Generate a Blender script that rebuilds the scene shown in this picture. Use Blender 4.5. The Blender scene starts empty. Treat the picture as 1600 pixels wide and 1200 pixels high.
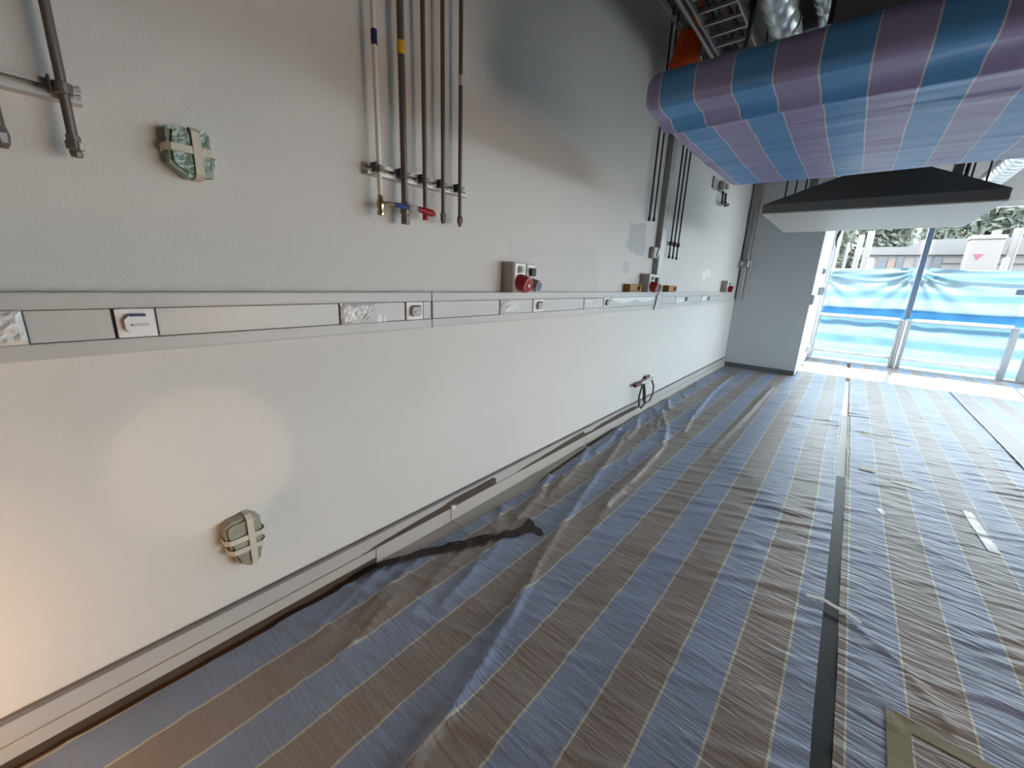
import bpy, bmesh, math, random
import numpy as np
from mathutils import Vector, Matrix, noise as mnoise

random.seed(7)
scene = bpy.context.scene
COL = scene.collection

# ------------------------------------------------------------------ camera
cam_d = bpy.data.cameras.new('camera')
cam_d.sensor_fit = 'HORIZONTAL'; cam_d.sensor_width = 36.0
cam_d.lens = 36.0 * 630.0 / 1600.0
cam_d.clip_start = 0.02; cam_d.clip_end = 200
cam = bpy.data.objects.new('camera', cam_d); COL.objects.link(cam)
yaw, pitch, roll = 0.680806, -0.256924, 0.040994
fw = Vector((-math.sin(yaw) * math.cos(pitch), math.cos(yaw) * math.cos(pitch), math.sin(pitch)))
rt = fw.cross(Vector((0, 0, 1))).normalized(); up = rt.cross(fw)
c_, s_ = math.cos(roll), math.sin(roll)
r2 = rt * c_ + up * s_; u2 = up * c_ - rt * s_
m3 = Matrix((r2, u2, -fw)).transposed()
cam.matrix_world = Matrix.Translation((1.6, 0.0, 1.41)) @ m3.to_4x4()
scene.camera = cam

# ------------------------------------------------------------------ world, sun, large lights, exposure
world = bpy.data.worlds.new('sky'); scene.world = world; world.use_nodes = True
wn = world.node_tree.nodes; wl = world.node_tree.links
bg = wn['Background']
bg.inputs['Color'].default_value = (0.88, 0.935, 1.0, 1); bg.inputs['Strength'].default_value = 24.0

sun_d = bpy.data.lights.new('sun', 'SUN'); sun_d.energy = 70.0; sun_d.angle = math.radians(1.5); sun_d.color = (1.0, 0.90, 0.76)
sun = bpy.data.objects.new('sun', sun_d); COL.objects.link(sun)
sd = Vector((-0.10, -1.0, -1.46))
sun.rotation_euler = sd.to_track_quat('-Z', 'Y').to_euler()

def area(name, loc, direction, sx, sy, energy, color, portal=False):
    d = bpy.data.lights.new(name, 'AREA'); d.shape = 'RECTANGLE'; d.size = sx; d.size_y = sy
    d.energy = energy; d.color = color
    o = bpy.data.objects.new(name, d); COL.objects.link(o); o.location = loc
    o.rotation_euler = Vector(direction).to_track_quat('-Z', 'Z').to_euler()
    if portal: d.cycles.is_portal = True
    return o
# daylight enters through the glazed facade: a portal guides the sampling
area('facade_portal', (4.55, 10.62, 1.5), (0, -1, 0), 6.9, 2.9, 1, (1, 1, 1), True)

area('side_portal', (7.93, 5.7, 1.4), (-1, 0, 0), 5.0, 1.7, 1, (1, 1, 1), True)

# unseen warm lights added for the left wall, not fixtures of the room
def point(name, loc, energy, color, r=0.1):
    d = bpy.data.lights.new(name, 'POINT'); d.energy = energy; d.color = color; d.shadow_soft_size = r
    o = bpy.data.objects.new(name, d); COL.objects.link(o); o.location = loc; return o
point('added_glow', (0.34, -0.66, 0.42), 17.0, (1.0, 0.62, 0.32), 0.05)  # added light, makes the warm glow at the lower left
def spot(name, loc, aim, energy, color, deg, blend, r):
    d = bpy.data.lights.new(name, 'SPOT'); d.energy = energy; d.color = color
    d.spot_size = math.radians(deg); d.spot_blend = blend; d.shadow_soft_size = r
    o = bpy.data.objects.new(name, d); COL.objects.link(o); o.location = loc
    o.rotation_euler = (Vector(aim) - o.location).to_track_quat('-Z', 'Y').to_euler(); return o
spot('added_warm_fill', (4.6, 1.72, 0.9), (0, 0.4, 0.5), 200, (1.0, 0.74, 0.54), 105, 0.8, 0.5)  # added fill from out of view, warms the left wall
spot('added_disc_spot', (1.62, -0.05, 1.36), (0, 0.335, 0.763), 17, (1.0, 0.78, 0.60), 17.5, 0.28, 0.02)  # added spot beside the camera, makes the pale disc on the wall

vs = scene.view_settings
vs.view_transform = 'Standard'; vs.look = 'None'; vs.gamma = 1.0; vs.use_curve_mapping = False
vs.exposure = 0.0

# ------------------------------------------------------------------ materials
def S(r, g, b):
    f = lambda c: (c / 255 / 12.92) if c / 255 <= 0.04045 else ((c / 255 + 0.055) / 1.055) ** 2.4
    return (f(r), f(g), f(b), 1.0)

def mat(name, col, rough=0.6, metal=0.0, spec=0.4, var=0.08, vscale=6.0, bump=0.0, bscale=60.0, trans=0.0):
    m = bpy.data.materials.new(name); m.use_nodes = True
    nt = m.node_tree; p = nt.nodes['Principled BSDF']
    p.inputs['Roughness'].default_value = rough; p.inputs['Metallic'].default_value = metal
    p.inputs['Specular IOR Level'].default_value = spec
    tc = nt.nodes.new('ShaderNodeTexCoord')
    n = nt.nodes.new('ShaderNodeTexNoise'); n.inputs['Scale'].default_value = vscale; n.inputs['Detail'].default_value = 4
    nt.links.new(tc.outputs['Object'], n.inputs['Vector'])
    mx = nt.nodes.new('ShaderNodeMix'); mx.data_type = 'RGBA'
    mx.inputs[6].default_value = tuple(c * (1 - var) for c in col[:3]) + (1,)
    mx.inputs[7].default_value = tuple(min(1, c * (1 + var)) for c in col[:3]) + (1,)
    nt.links.new(n.outputs['Fac'], mx.inputs[0]); nt.links.new(mx.outputs[2], p.inputs['Base Color'])
    if bump:
        n2 = nt.nodes.new('ShaderNodeTexNoise'); n2.inputs['Scale'].default_value = bscale; n2.inputs['Detail'].default_value = 3
        nt.links.new(tc.outputs['Object'], n2.inputs['Vector'])
        b = nt.nodes.new('ShaderNodeBump'); b.inputs['Strength'].default_value = 1.0; b.inputs['Distance'].default_value = bump
        nt.links.new(n2.outputs['Fac'], b.inputs['Height']); nt.links.new(b.outputs['Normal'], p.inputs['Normal'])
    return m

M = {}
M['white_paint'] = mat('white_paint', (0.70, 0.70, 0.68), 0.75, spec=0.25, var=0.03, vscale=1.2, bump=0.0015, bscale=90)
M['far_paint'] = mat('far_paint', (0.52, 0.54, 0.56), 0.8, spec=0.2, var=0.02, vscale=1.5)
M['raw_block'] = mat('raw_block', (0.13, 0.13, 0.13), 0.9, spec=0.1, var=0.15, vscale=3)
M['ceiling'] = mat('ceiling_soffit', (0.12, 0.12, 0.125), 0.9, spec=0.1, var=0.2, vscale=2)
M['floor'] = mat('brown_screed', (0.075, 0.040, 0.022), 0.7, var=0.25, vscale=8)
M['trunk'] = mat('trunking_pvc', (0.42, 0.405, 0.395), 0.4, var=0.02)
M['cover'] = mat('trunking_cover', (0.43, 0.42, 0.405), 0.35, var=0.03)
M['white_pl'] = mat('white_plastic', (0.62, 0.62, 0.63), 0.35, var=0.02)
M['grey_pl'] = mat('grey_plastic', (0.33, 0.32, 0.31), 0.45, var=0.05)
M['box_pl'] = mat('box_plastic', (0.36, 0.34, 0.32), 0.5, var=0.05)
M['dark'] = mat('dark_gap', (0.03, 0.028, 0.03), 0.6)
M['black'] = mat('black_rubber', (0.008, 0.008, 0.009), 0.55, var=0.2)
M['film'] = mat('clear_film', (0.55, 0.55, 0.55), 0.15, spec=0.7, var=0.15, vscale=40, bump=0.004, bscale=70)
M['red'] = mat('red_plastic', (0.27, 0.010, 0.014), 0.35, var=0.1)
M['pink'] = mat('pink_rim', (0.42, 0.15, 0.14), 0.4)
M['bluep'] = mat('blue_plastic', (0.025, 0.06, 0.22), 0.35)
M['slate'] = mat('slate_plastic', (0.10, 0.14, 0.20), 0.4)
M['tan'] = mat('tan_box', (0.27, 0.13, 0.03), 0.6, var=0.15, vscale=30)
M['galv'] = mat('galvanised', (0.50, 0.49, 0.48), 0.38, metal=0.35, var=0.12, vscale=25)
M['steel'] = mat('pipe_steel', (0.13, 0.115, 0.105), 0.4, metal=0.4, var=0.2, vscale=20)
M['darkpipe'] = mat('dark_pipe', (0.035, 0.035, 0.04), 0.45, metal=0.3)
M['whitepipe'] = mat('white_pipe', (0.62, 0.60, 0.57), 0.4)
M['brass'] = mat('brass', (0.45, 0.36, 0.22), 0.3, metal=0.9)
M['yellow'] = mat('yellow_band', (0.60, 0.36, 0.02), 0.5)
M['navy'] = mat('navy_band', (0.015, 0.02, 0.09), 0.5)
M['channel'] = mat('channel_metal', (0.30, 0.29, 0.29), 0.4, metal=0.5, var=0.08)
M['green'] = mat('green_box', (0.17, 0.25, 0.21), 0.3, spec=0.6, var=0.4, vscale=22, bump=0.008, bscale=45)
M['greyg'] = mat('greygreen_box', (0.25, 0.25, 0.20), 0.3, spec=0.6, var=0.35, vscale=24, bump=0.006, bscale=45)
M['tape'] = mat('masking_tape', (0.48, 0.45, 0.38), 0.5, var=0.1, vscale=20, bump=0.002, bscale=60)
M['olive'] = mat('olive_tape', (0.20, 0.18, 0.10), 0.45, var=0.12, vscale=14)
M['ribbon'] = mat('brown_ribbon', (0.022, 0.013, 0.009), 0.6, var=0.35, vscale=20, bump=0.003, bscale=50)
M['skirt'] = mat('skirting', (0.36, 0.345, 0.335), 0.5, var=0.04)
M['skirt_low'] = mat('skirting_low', (0.37, 0.35, 0.325), 0.5, var=0.05)
M['skirt_top'] = mat('skirting_top', (0.15, 0.14, 0.14), 0.5)
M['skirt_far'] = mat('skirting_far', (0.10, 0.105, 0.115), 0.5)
M['adhesive'] = mat('adhesive', (0.055, 0.036, 0.024), 0.7, var=0.25, vscale=10)
M['cable'] = mat('cable', (0.05, 0.055, 0.045), 0.5)
M['maroon'] = mat('maroon_plug', (0.10, 0.02, 0.03), 0.5)
M['orange'] = mat('orange_plastic', (0.65, 0.09, 0.02), 0.5, var=0.2, vscale=8)
M['duct'] = mat('silver_duct', (0.60, 0.62, 0.62), 0.3, metal=0.8, var=0.1, vscale=5, bump=0.003, bscale=14)
M['hood_dark'] = mat('hood_steel', (0.20, 0.215, 0.23), 0.55, metal=0.2, var=0.1, vscale=4)
M['hood_under'] = mat('hood_film', (0.66, 0.64, 0.60), 0.45, var=0.06, vscale=5, bump=0.004, bscale=8)
M['alu'] = mat('aluminium', (0.80, 0.80, 0.80), 0.4, metal=0.0, var=0.04)
M['alu_d'] = mat('aluminium_dark', (0.36, 0.39, 0.42), 0.4, metal=0.0, var=0.04)
M['alu_backlit'] = mat('aluminium_backlit', (0.13, 0.19, 0.27), 0.4, var=0.04)  # shade of frames seen against the light, put into the colour
M['paving'] = mat('paving', (0.07, 0.068, 0.062), 0.8, var=0.1, vscale=2)
M['pale'] = mat('pale_cladding', (0.068, 0.060, 0.058), 0.6, var=0.04)
M['pale_top'] = mat('pale_top', (0.095, 0.09, 0.09), 0.6, var=0.02)
M['palegrey'] = mat('pale_grey', (0.050, 0.047, 0.048), 0.6, var=0.06)
M['bluegrey'] = mat('blue_grey_glass', (0.030, 0.036, 0.044), 0.3, var=0.1)
M['sign_red'] = mat('sign_red', (0.070, 0.010, 0.016), 0.5, var=0.02)
M['peach'] = mat('peach_board', (0.070, 0.046, 0.036), 0.6)
M['leaf'] = mat('leaf', (0.042, 0.048, 0.038), 0.6, var=0.3, vscale=1.5)
_l = bpy.data.materials.new('leaf_thin'); _l.use_nodes = True; _n = _l.node_tree
_p = _n.nodes['Principled BSDF']; _o = [n for n in _n.nodes if n.type == 'OUTPUT_MATERIAL'][0]
_t = _n.nodes.new('ShaderNodeBsdfTranslucent'); _m = _n.nodes.new('ShaderNodeMixShader'); _m.inputs[0].default_value = 0.5
_oi = _n.nodes.new('ShaderNodeTexNoise'); _oi.inputs['Scale'].default_value = 0.8; _r = _n.nodes.new('ShaderNodeValToRGB')
_r.color_ramp.elements[0].color = (0.085, 0.098, 0.088, 1); _r.color_ramp.elements[1].color = (0.120, 0.128, 0.095, 1)
_g = _n.nodes.new('ShaderNodeTexCoord'); _n.links.new(_g.outputs['Object'], _oi.inputs['Vector']); _n.links.new(_oi.outputs['Fac'], _r.inputs[0])
_n.links.new(_r.outputs[0], _p.inputs['Base Color']); _n.links.new(_r.outputs[0], _t.inputs[0]); _p.inputs['Roughness'].default_value = 0.8
_n.links.new(_p.outputs[0], _m.inputs[1]); _n.links.new(_t.outputs[0], _m.inputs[2]); _n.links.new(_m.outputs[0], _o.inputs[0])
M['leaf'] = _l
M['bark'] = mat('bark', (0.14, 0.10, 0.07), 0.8, var=0.2)

# wall paint with repaired, greyer patches on it
def wall_paint():
    m = mat('wall_paint', (0.53, 0.515, 0.495), 0.72, spec=0.25, var=0.03, vscale=1.1, bump=0.0012, bscale=120)
    nt = m.node_tree; p = nt.nodes['Principled BSDF']; L = nt.links
    src = p.inputs['Base Color'].links[0].from_socket
    tc = nt.nodes.new('ShaderNodeTexCoord'); sep = nt.nodes.new('ShaderNodeSeparateXYZ')
    nz = nt.nodes.new('ShaderNodeTexNoise'); nz.inputs['Scale'].default_value = 5; nz.inputs['Detail'].default_value = 3
    L.new(tc.outputs['Object'], nz.inputs['Vector'])
    off = nt.nodes.new('ShaderNodeVectorMath'); off.operation = 'MULTIPLY_ADD'
    off.inputs[1].default_value = (0.25, 0.25, 0.25); L.new(nz.outputs['Color'], off.inputs[0]); L.new(tc.outputs['Object'], off.inputs[2])
    L.new(off.outputs[0], sep.inputs[0])
    def math2(op, a, b):
        n = nt.nodes.new('ShaderNodeMath'); n.operation = op
        for i, v in enumerate((a, b)):
            if isinstance(v, (int, float)): n.inputs[i].default_value = v
            else: L.new(v, n.inputs[i])
        return n.outputs[0]
    cur = src
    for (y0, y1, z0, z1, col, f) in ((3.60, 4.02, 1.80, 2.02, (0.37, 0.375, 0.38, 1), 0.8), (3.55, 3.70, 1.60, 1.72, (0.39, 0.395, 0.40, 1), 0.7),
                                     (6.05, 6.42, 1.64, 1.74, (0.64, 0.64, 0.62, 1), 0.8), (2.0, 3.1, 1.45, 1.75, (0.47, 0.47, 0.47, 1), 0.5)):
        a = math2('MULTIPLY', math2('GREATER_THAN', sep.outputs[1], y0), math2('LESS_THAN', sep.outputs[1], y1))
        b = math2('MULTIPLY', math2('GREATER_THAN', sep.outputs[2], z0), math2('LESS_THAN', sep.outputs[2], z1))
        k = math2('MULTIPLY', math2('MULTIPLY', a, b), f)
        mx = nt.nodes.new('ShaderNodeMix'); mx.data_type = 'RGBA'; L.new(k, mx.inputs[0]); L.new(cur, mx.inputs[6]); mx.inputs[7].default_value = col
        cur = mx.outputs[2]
    L.new(cur, p.inputs['Base Color'])
    return m
M['wall'] = wall_paint()

def striped(name, off, w, colA, colB, colL, linew=0.026, rough=0.44, spec=0.46, bumpd=0.006, rot=20, bs=(7, 42), weave=True, var=0.25):
    """woven striped sheeting; the UV map holds the flat cloth's own coordinates in metres"""
    m = bpy.data.materials.new(name); m.use_nodes = True; nt = m.node_tree; L = nt.links
    p = nt.nodes['Principled BSDF']; p.inputs['Roughness'].default_value = rough; p.inputs['Specular IOR Level'].default_value = spec
    uv = nt.nodes.new('ShaderNodeUVMap'); sep = nt.nodes.new('ShaderNodeSeparateXYZ'); L.new(uv.outputs[0], sep.inputs[0])
    def mm(op, a, b=None):
        n = nt.nodes.new('ShaderNodeMath'); n.operation = op
        for i, v in enumerate((a, b)):
            if v is None: continue
            if isinstance(v, (int, float)): n.inputs[i].default_value = v
            else: L.new(v, n.inputs[i])
        return n.outputs[0]
    t = mm('DIVIDE', mm('SUBTRACT', sep.outputs[0], off), w)
    par = mm('FLOORED_MODULO', mm('FLOOR', t), 2.0)
    fr = mm('FRACT', t)
    line = mm('GREATER_THAN', mm('ABSOLUTE', mm('SUBTRACT', fr, 0.5)), 0.5 - linew)
    def mix(f, a, b):
        n = nt.nodes.new('ShaderNodeMix'); n.data_type = 'RGBA'
        for i, v in zip((0, 6, 7), (f, a, b)):
            if isinstance(v, (int, float)): n.inputs[i].default_value = v
            elif isinstance(v, tuple): n.inputs[i].default_value = v
            else: L.new(v, n.inputs[i])
        return n.outputs[2]
    c = mix(par, colA, colB); c = mix(line, c, colL)
    nz = nt.nodes.new('ShaderNodeTexNoise'); nz.inputs['Scale'].default_value = 3.5; nz.inputs['Detail'].default_value = 5; L.new(uv.outputs[0], nz.inputs['Vector'])
    k = mm('MULTIPLY_ADD', nz.outputs['Fac'], 2 * var); k.node.inputs[2].default_value = 1 - var
    hs = nt.nodes.new('ShaderNodeHueSaturation'); L.new(k, hs.inputs['Value']); L.new(c, hs.inputs['Color'])
    c = hs.outputs[0]
    if weave:
        wv = nt.nodes.new('ShaderNodeTexWave'); wv.inputs['Scale'].default_value = 45; wv.inputs['Distortion'].default_value = 1.5
        wv.bands_direction = 'DIAGONAL'; L.new(uv.outputs[0], wv.inputs['Vector'])
        h2 = nt.nodes.new('ShaderNodeHueSaturation')
        kk = mm('MULTIPLY_ADD', wv.outputs['Fac'], 0.22); kk.node.inputs[2].default_value = 0.89
        L.new(kk, h2.inputs['Value']); L.new(c, h2.inputs['Color']); c = h2.outputs[0]
    L.new(c, p.inputs['Base Color'])
    mp = nt.nodes.new('ShaderNodeMapping'); mp.inputs['Rotation'].default_value = (0, 0, math.radians(rot)); mp.inputs['Scale'].default_value = (bs[0], bs[1], 1)
    L.new(uv.outputs[0], mp.inputs[0])
    n2 = nt.nodes.new('ShaderNodeTexNoise'); n2.inputs['Scale'].default_value = 1.0; n2.inputs['Detail'].default_value = 2.5; n2.inputs['Distortion'].default_value = 0.6
    L.new(mp.outputs[0], n2.inputs['Vector'])
    b = nt.nodes.new('ShaderNodeBump'); b.inputs['Strength'].default_value = 0.9; b.inputs['Distance'].default_value = bumpd
    L.new(n2.outputs['Fac'], b.inputs['Height']); L.new(b.outputs['Normal'], p.inputs['Normal'])
    return m

BLUE = (0.200, 0.248, 0.355, 1); BROWN = (0.225, 0.195, 0.180, 1); PALE = (0.42, 0.41, 0.36, 1)
M['tarp1'] = striped('striped_sheet_one', 0.211, 0.1626, BROWN, BLUE, PALE)
M['tarp2'] = striped('striped_sheet_two', 1.854, 0.168, BLUE, BROWN, PALE, linew=0.02, bumpd=0.011, rot=-24, bs=(6, 34))
M['tarp3'] = striped('striped_sheet_three', 3.02, 0.168, BROWN, BLUE, PALE, linew=0.02, bumpd=0.006)
M['hoodtarp'] = striped('striped_hood_sheet', 0.905, 0.1215, (0.075, 0.27, 0.60, 1), (0.245, 0.245, 0.47, 1), (0.48, 0.53, 0.62, 1), linew=0.02, rough=0.42, bumpd=0.0018, rot=3, bs=(3, 22), weave=False, var=0.12)

def outside_tarp():
    m = bpy.data.materials.new('blue_screen_sheet'); m.use_nodes = True; nt = m.node_tree; L = nt.links
    for n in list(nt.nodes): nt.nodes.remove(n)
    out = nt.nodes.new('ShaderNodeOutputMaterial'); mixs = nt.nodes.new('ShaderNodeMixShader'); mixs.inputs[0].default_value = 0.5
    d = nt.nodes.new('ShaderNodeBsdfDiffuse'); t = nt.nodes.new('ShaderNodeBsdfTranslucent')
    uv = nt.nodes.new('ShaderNodeUVMap'); sep = nt.nodes.new('ShaderNodeSeparateXYZ'); L.new(uv.outputs[0], sep.inputs[0])
    rmp = nt.nodes.new('ShaderNodeValToRGB'); cr = rmp.color_ramp; cr.interpolation = 'EASE'
    lt, md, dk = (0.086, 0.122, 0.146, 1), (0.048, 0.092, 0.134, 1), (0.012, 0.045, 0.100, 1)
    cr.elements[0].position = 0.0; cr.elements[0].color = md
    cr.elements[1].position = 1.0; cr.elements[1].color = md
    for pos, c in ((0.12, lt), (0.17, lt), (0.20, md), (0.26, md), (0.29, lt), (0.36, lt), (0.39, md), (0.47, md), (0.49, dk), (0.575, dk), (0.59, lt), (0.68, lt), (0.71, md), (0.75, md), (0.78, lt), (0.88, lt), (0.92, md), (0.96, lt)):
        e = cr.elements.new(pos); e.color = c
    L.new(sep.outputs[1], rmp.inputs[0]); L.new(rmp.outputs[0], d.inputs[0]); L.new(rmp.outputs[0], t.inputs[0])
    L.new(d.outputs[0], mixs.inputs[1]); L.new(t.outputs[0], mixs.inputs[2]); L.new(mixs.outputs[0], out.inputs[0])
    return m
M['screen'] = outside_tarp()

def glass():
    m = bpy.data.materials.new('window_glass'); m.use_nodes = True; nt = m.node_tree; L = nt.links
    for n in list(nt.nodes): nt.nodes.remove(n)
    out = nt.nodes.new('ShaderNodeOutputMaterial'); mx = nt.nodes.new('ShaderNodeMixShader'); mx.inputs[0].default_value = 0.05
    t = nt.nodes.new('ShaderNodeBsdfTransparent'); t.inputs[0].default_value = (0.93, 0.97, 0.97, 1)
    g = nt.nodes.new('ShaderNodeBsdfGlossy'); g.inputs['Roughness'].default_value = 0.02
    L.new(t.outputs[0], mx.inputs[1]); L.new(g.outputs[0], mx.inputs[2]); L.new(mx.outputs[0], out.inputs[0])
    return m
M['glass'] = glass()

# ------------------------------------------------------------------ mesh helpers (world coordinates; obj() re-bases them on the parent)
ORG = {}
def B(): return bmesh.new()

def box(bm, x0, x1, y0, y1, z0, z1, bevel=0.0, seg=1):
    vs_ = [bm.verts.new((x, y, z)) for x in (x0, x1) for y in (y0, y1) for z in (z0, z1)]
    q = ((0, 1, 3, 2), (4, 6, 7, 5), (0, 4, 5, 1), (2, 3, 7, 6), (0, 2, 6, 4), (1, 5, 7, 3))
    fs = [bm.faces.new([vs_[i] for i in f]) for f in q]
    if bevel:
        es = list({e for f in fs for e in f.edges})
        bmesh.ops.bevel(bm, geom=es, offset=bevel, segments=seg, affect='EDGES', profile=0.7)
    return bm

def frame_of(d):
    d = Vector(d).normalized(); a = Vector((0, 0, 1)) if abs(d.z) < 0.9 else Vector((0, 1, 0))
    u = d.cross(a).normalized(); return u, d.cross(u)

def lathe(bm, p0, axis, prof, n=16, cap=True):
    """rings of (distance along axis, radius)"""
    p0 = Vector(p0); ax = Vector(axis).normalized(); u, v = frame_of(ax); rings = []
    for t, r in prof:
        rings.append([bm.verts.new(p0 + ax * t + (u * math.cos(2 * math.pi * i / n) + v * math.sin(2 * math.pi * i / n)) * r) for i in range(n)])
    for a, b in zip(rings, rings[1:]):
        for i in range(n): bm.faces.new((a[i], a[(i + 1) % n], b[(i + 1) % n], b[i]))
    if cap: bm.faces.new(rings[0][::-1]); bm.faces.new(rings[-1])
    return bm

def cyl(bm, p0, p1, r, n=12, r1=None):
    d = Vector(p1) - Vector(p0); return lathe(bm, p0, d, ((0, r), (d.length, r if r1 is None else r1)), n)

def tube(bm, pts, r, n=8):
    pts = [Vector(p) for p in pts]; rings = []; u = None
    for i, p in enumerate(pts):
        d = (pts[min(i + 1, len(pts) - 1)] - pts[max(i - 1, 0)]).normalized()
        if u is None: u, v = frame_of(d)
        else:
            u = (u - d * u.dot(d)).normalized(); v = d.cross(u)
        rr = r[i] if isinstance(r, (list, tuple)) else r
        rings.append([bm.verts.new(p + (u * math.cos(2 * math.pi * k / n) + v * math.sin(2 * math.pi * k / n)) * rr) for k in range(n)])
    for a, b in zip(rings, rings[1:]):
        for k in range(n): bm.faces.new((a[k], a[(k + 1) % n], b[(k + 1) % n], b[k]))
    bm.faces.new(rings[0][::-1]); bm.faces.new(rings[-1]); return bm

def prism(bm, pts, axis, a0, a1):
    """polygon in the plane normal to axis, extruded from a0 to a1; pts are the two other coordinates in order"""
    def V(p, a):
        return {'x': (a, p[0], p[1]), 'y': (p[0], a, p[1]), 'z': (p[0], p[1], a)}[axis]
    lo = [bm.verts.new(V(p, a0)) for p in pts]; hi = [bm.verts.new(V(p, a1)) for p in pts]; n = len(pts)
    bm.faces.new(lo[::-1]); bm.faces.new(hi)
    for i in range(n): bm.faces.new((lo[i], lo[(i + 1) % n], hi[(i + 1) % n], hi[i]))
    return bm

def obj(name, bm, m, parent=None, smooth=False):
    bmesh.ops.recalc_face_normals(bm, faces=bm.faces)
    if parent is not None:
        o3 = ORG.get(parent.name, Vector((0, 0, 0)))
        bmesh.ops.translate(bm, vec=-o3, verts=bm.verts)
    me = bpy.data.meshes.new(name); bm.to_mesh(me); bm.free()
    me.materials.append(M[m] if isinstance(m, str) else m)
    if smooth:
        for f in me.polygons: f.use_smooth = True
        try: me.set_sharp_from_angle(angle=math.radians(40))
        except Exception: pass
    o = bpy.data.objects.new(name, me); COL.objects.link(o)
    if parent is not None:
        o.parent = parent; ORG[o.name] = ORG.get(parent.name, Vector((0, 0, 0)))
    return o

def rebase(o, loc):
    """gives a single-mesh thing an origin at its own base"""
    loc = Vector(loc); o.data.transform(Matrix.Translation(-loc)); o.location = loc; ORG[o.name] = loc; return o

def tag(o, label, cat, group=None, kind=None):
    o['label'] = label
    if cat: o['category'] = cat
    if group: o['group'] = group
    if kind: o['kind'] = kind
    return o

def thing(name, label, cat, loc, group=None):
    o = bpy.data.objects.new(name, None); COL.objects.link(o); o.location = loc; o.empty_display_size = 0.05
    ORG[o.name] = Vector(loc); tag(o, label, cat, group); return o

def struct(name, bm, m, label, parent=None):
    o = obj(name, bm, m, parent)
    if parent is None: tag(o, label, None, kind='structure')
    return o

def sroot(name, label):
    o = bpy.data.objects.new(name, None); COL.objects.link(o); tag(o, label, None, kind='structure'); return o

def grid_mesh(name, P, UV, m, keep=None, smooth=True):
    """P: (ny,nx,3) array, UV: (ny,nx,2)"""
    ny, nx = P.shape[:2]
    idx = np.arange(ny * nx).reshape(ny, nx)
    q = np.stack((idx[:-1, :-1], idx[:-1, 1:], idx[1:, 1:], idx[1:, :-1]), -1).reshape(-1, 4)
    if keep is not None: q = q[keep[:-1, :-1].reshape(-1)]
    me = bpy.data.meshes.new(name)
    me.from_pydata(P.reshape(-1, 3).tolist(), [], q.tolist())
    uvl = me.uv_layers.new(name='cloth'); uvl.data.foreach_set('uv', UV.reshape(-1, 2)[q.reshape(-1)].astype(np.float32).ravel())
    me.materials.append(M[m])
    if smooth: me.polygons.foreach_set('use_smooth', [True] * len(me.polygons))
    me.update()
    o = bpy.data.objects.new(name, me); COL.objects.link(o); return o

rng = np.random.default_rng(3)
def vnoise(x, y, seed=0):
    """smooth value noise on arrays"""
    xi = np.floor(x).astype(int); yi = np.floor(y).astype(int); fx = x - xi; fy = y - yi
    fx = fx * fx * (3 - 2 * fx); fy = fy * fy * (3 - 2 * fy)
    def h(a, b):
        n = (a * 374761393 + b * 668265263 + seed * 1442695041) & 0x7fffffff
        n = ((n ^ (n >> 13)) * 1274126177) & 0x7fffffff
        return (n % 10007) / 10007.0
    return (h(xi, yi) * (1 - fx) + h(xi + 1, yi) * fx) * (1 - fy) + (h(xi, yi + 1) * (1 - fx) + h(xi + 1, yi + 1) * fx) * fy

def ridge(X, Y, pts, amp, w):
    best = np.full(X.shape, 1e9)
    for (ax, ay), (bx, by) in zip(pts, pts[1:]):
        dx, dy = bx - ax, by - ay; L2 = dx * dx + dy * dy
        t = np.clip(((X - ax) * dx + (Y - ay) * dy) / L2, 0, 1)
        best = np.minimum(best, np.hypot(X - ax - t * dx, Y - ay - t * dy))
    return 0.75 * amp * np.exp(-(best / (0.62 * w)) ** 1.35)

# ------------------------------------------------------------------ the room shell
YF, YW, XR, YB, ZC = 8.14, 10.72, 8.0, -3.6, 3.6
XJ = 1.09                                   # where the solid far wall ends and the glazing begins
struct('floor', box(B(), -0.2, XR + 0.2, YB - 0.2, YW + 0.10, -0.2, 0.0), 'floor', 'dark brown screed floor under the striped sheets')
struct('wall_left', box(B(), -0.2, 0.0, YB - 0.2, YF + 0.2, 0.0, ZC), 'wall', 'long white painted wall with trunking and pipes')
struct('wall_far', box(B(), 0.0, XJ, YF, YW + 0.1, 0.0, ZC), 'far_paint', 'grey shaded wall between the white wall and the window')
struct('wall_back', box(B(), 0.0, XR, YB - 0.2, YB, 0.0, ZC), 'raw_block', 'raw grey wall behind the viewer')
rb = B()
box(rb, XR, XR + 0.2, YB, YW + 0.1, 0.0, 0.55); box(rb, XR, XR + 0.2, YB, YW + 0.1, 2.25, ZC)
box(rb, XR, XR + 0.2, YB, 3.2, 0.55, 2.25); box(rb, XR, XR + 0.2, 8.2, YW + 0.1, 0.55, 2.25)
struct('wall_right', rb, 'white_paint', 'white wall with a ribbon window opposite the trunking')
struct('wall_facade', box(B(), XJ, XR, YW - 0.05, YW + 0.10, 2.95, ZC), 'white_paint', 'white wall band above the glazed facade')
struct('ceiling', box(B(), -0.2, XR + 0.2, YB - 0.2, YW + 0.1, ZC, ZC + 0.2), 'ceiling', 'dark unfinished ceiling above the hoods')

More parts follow.
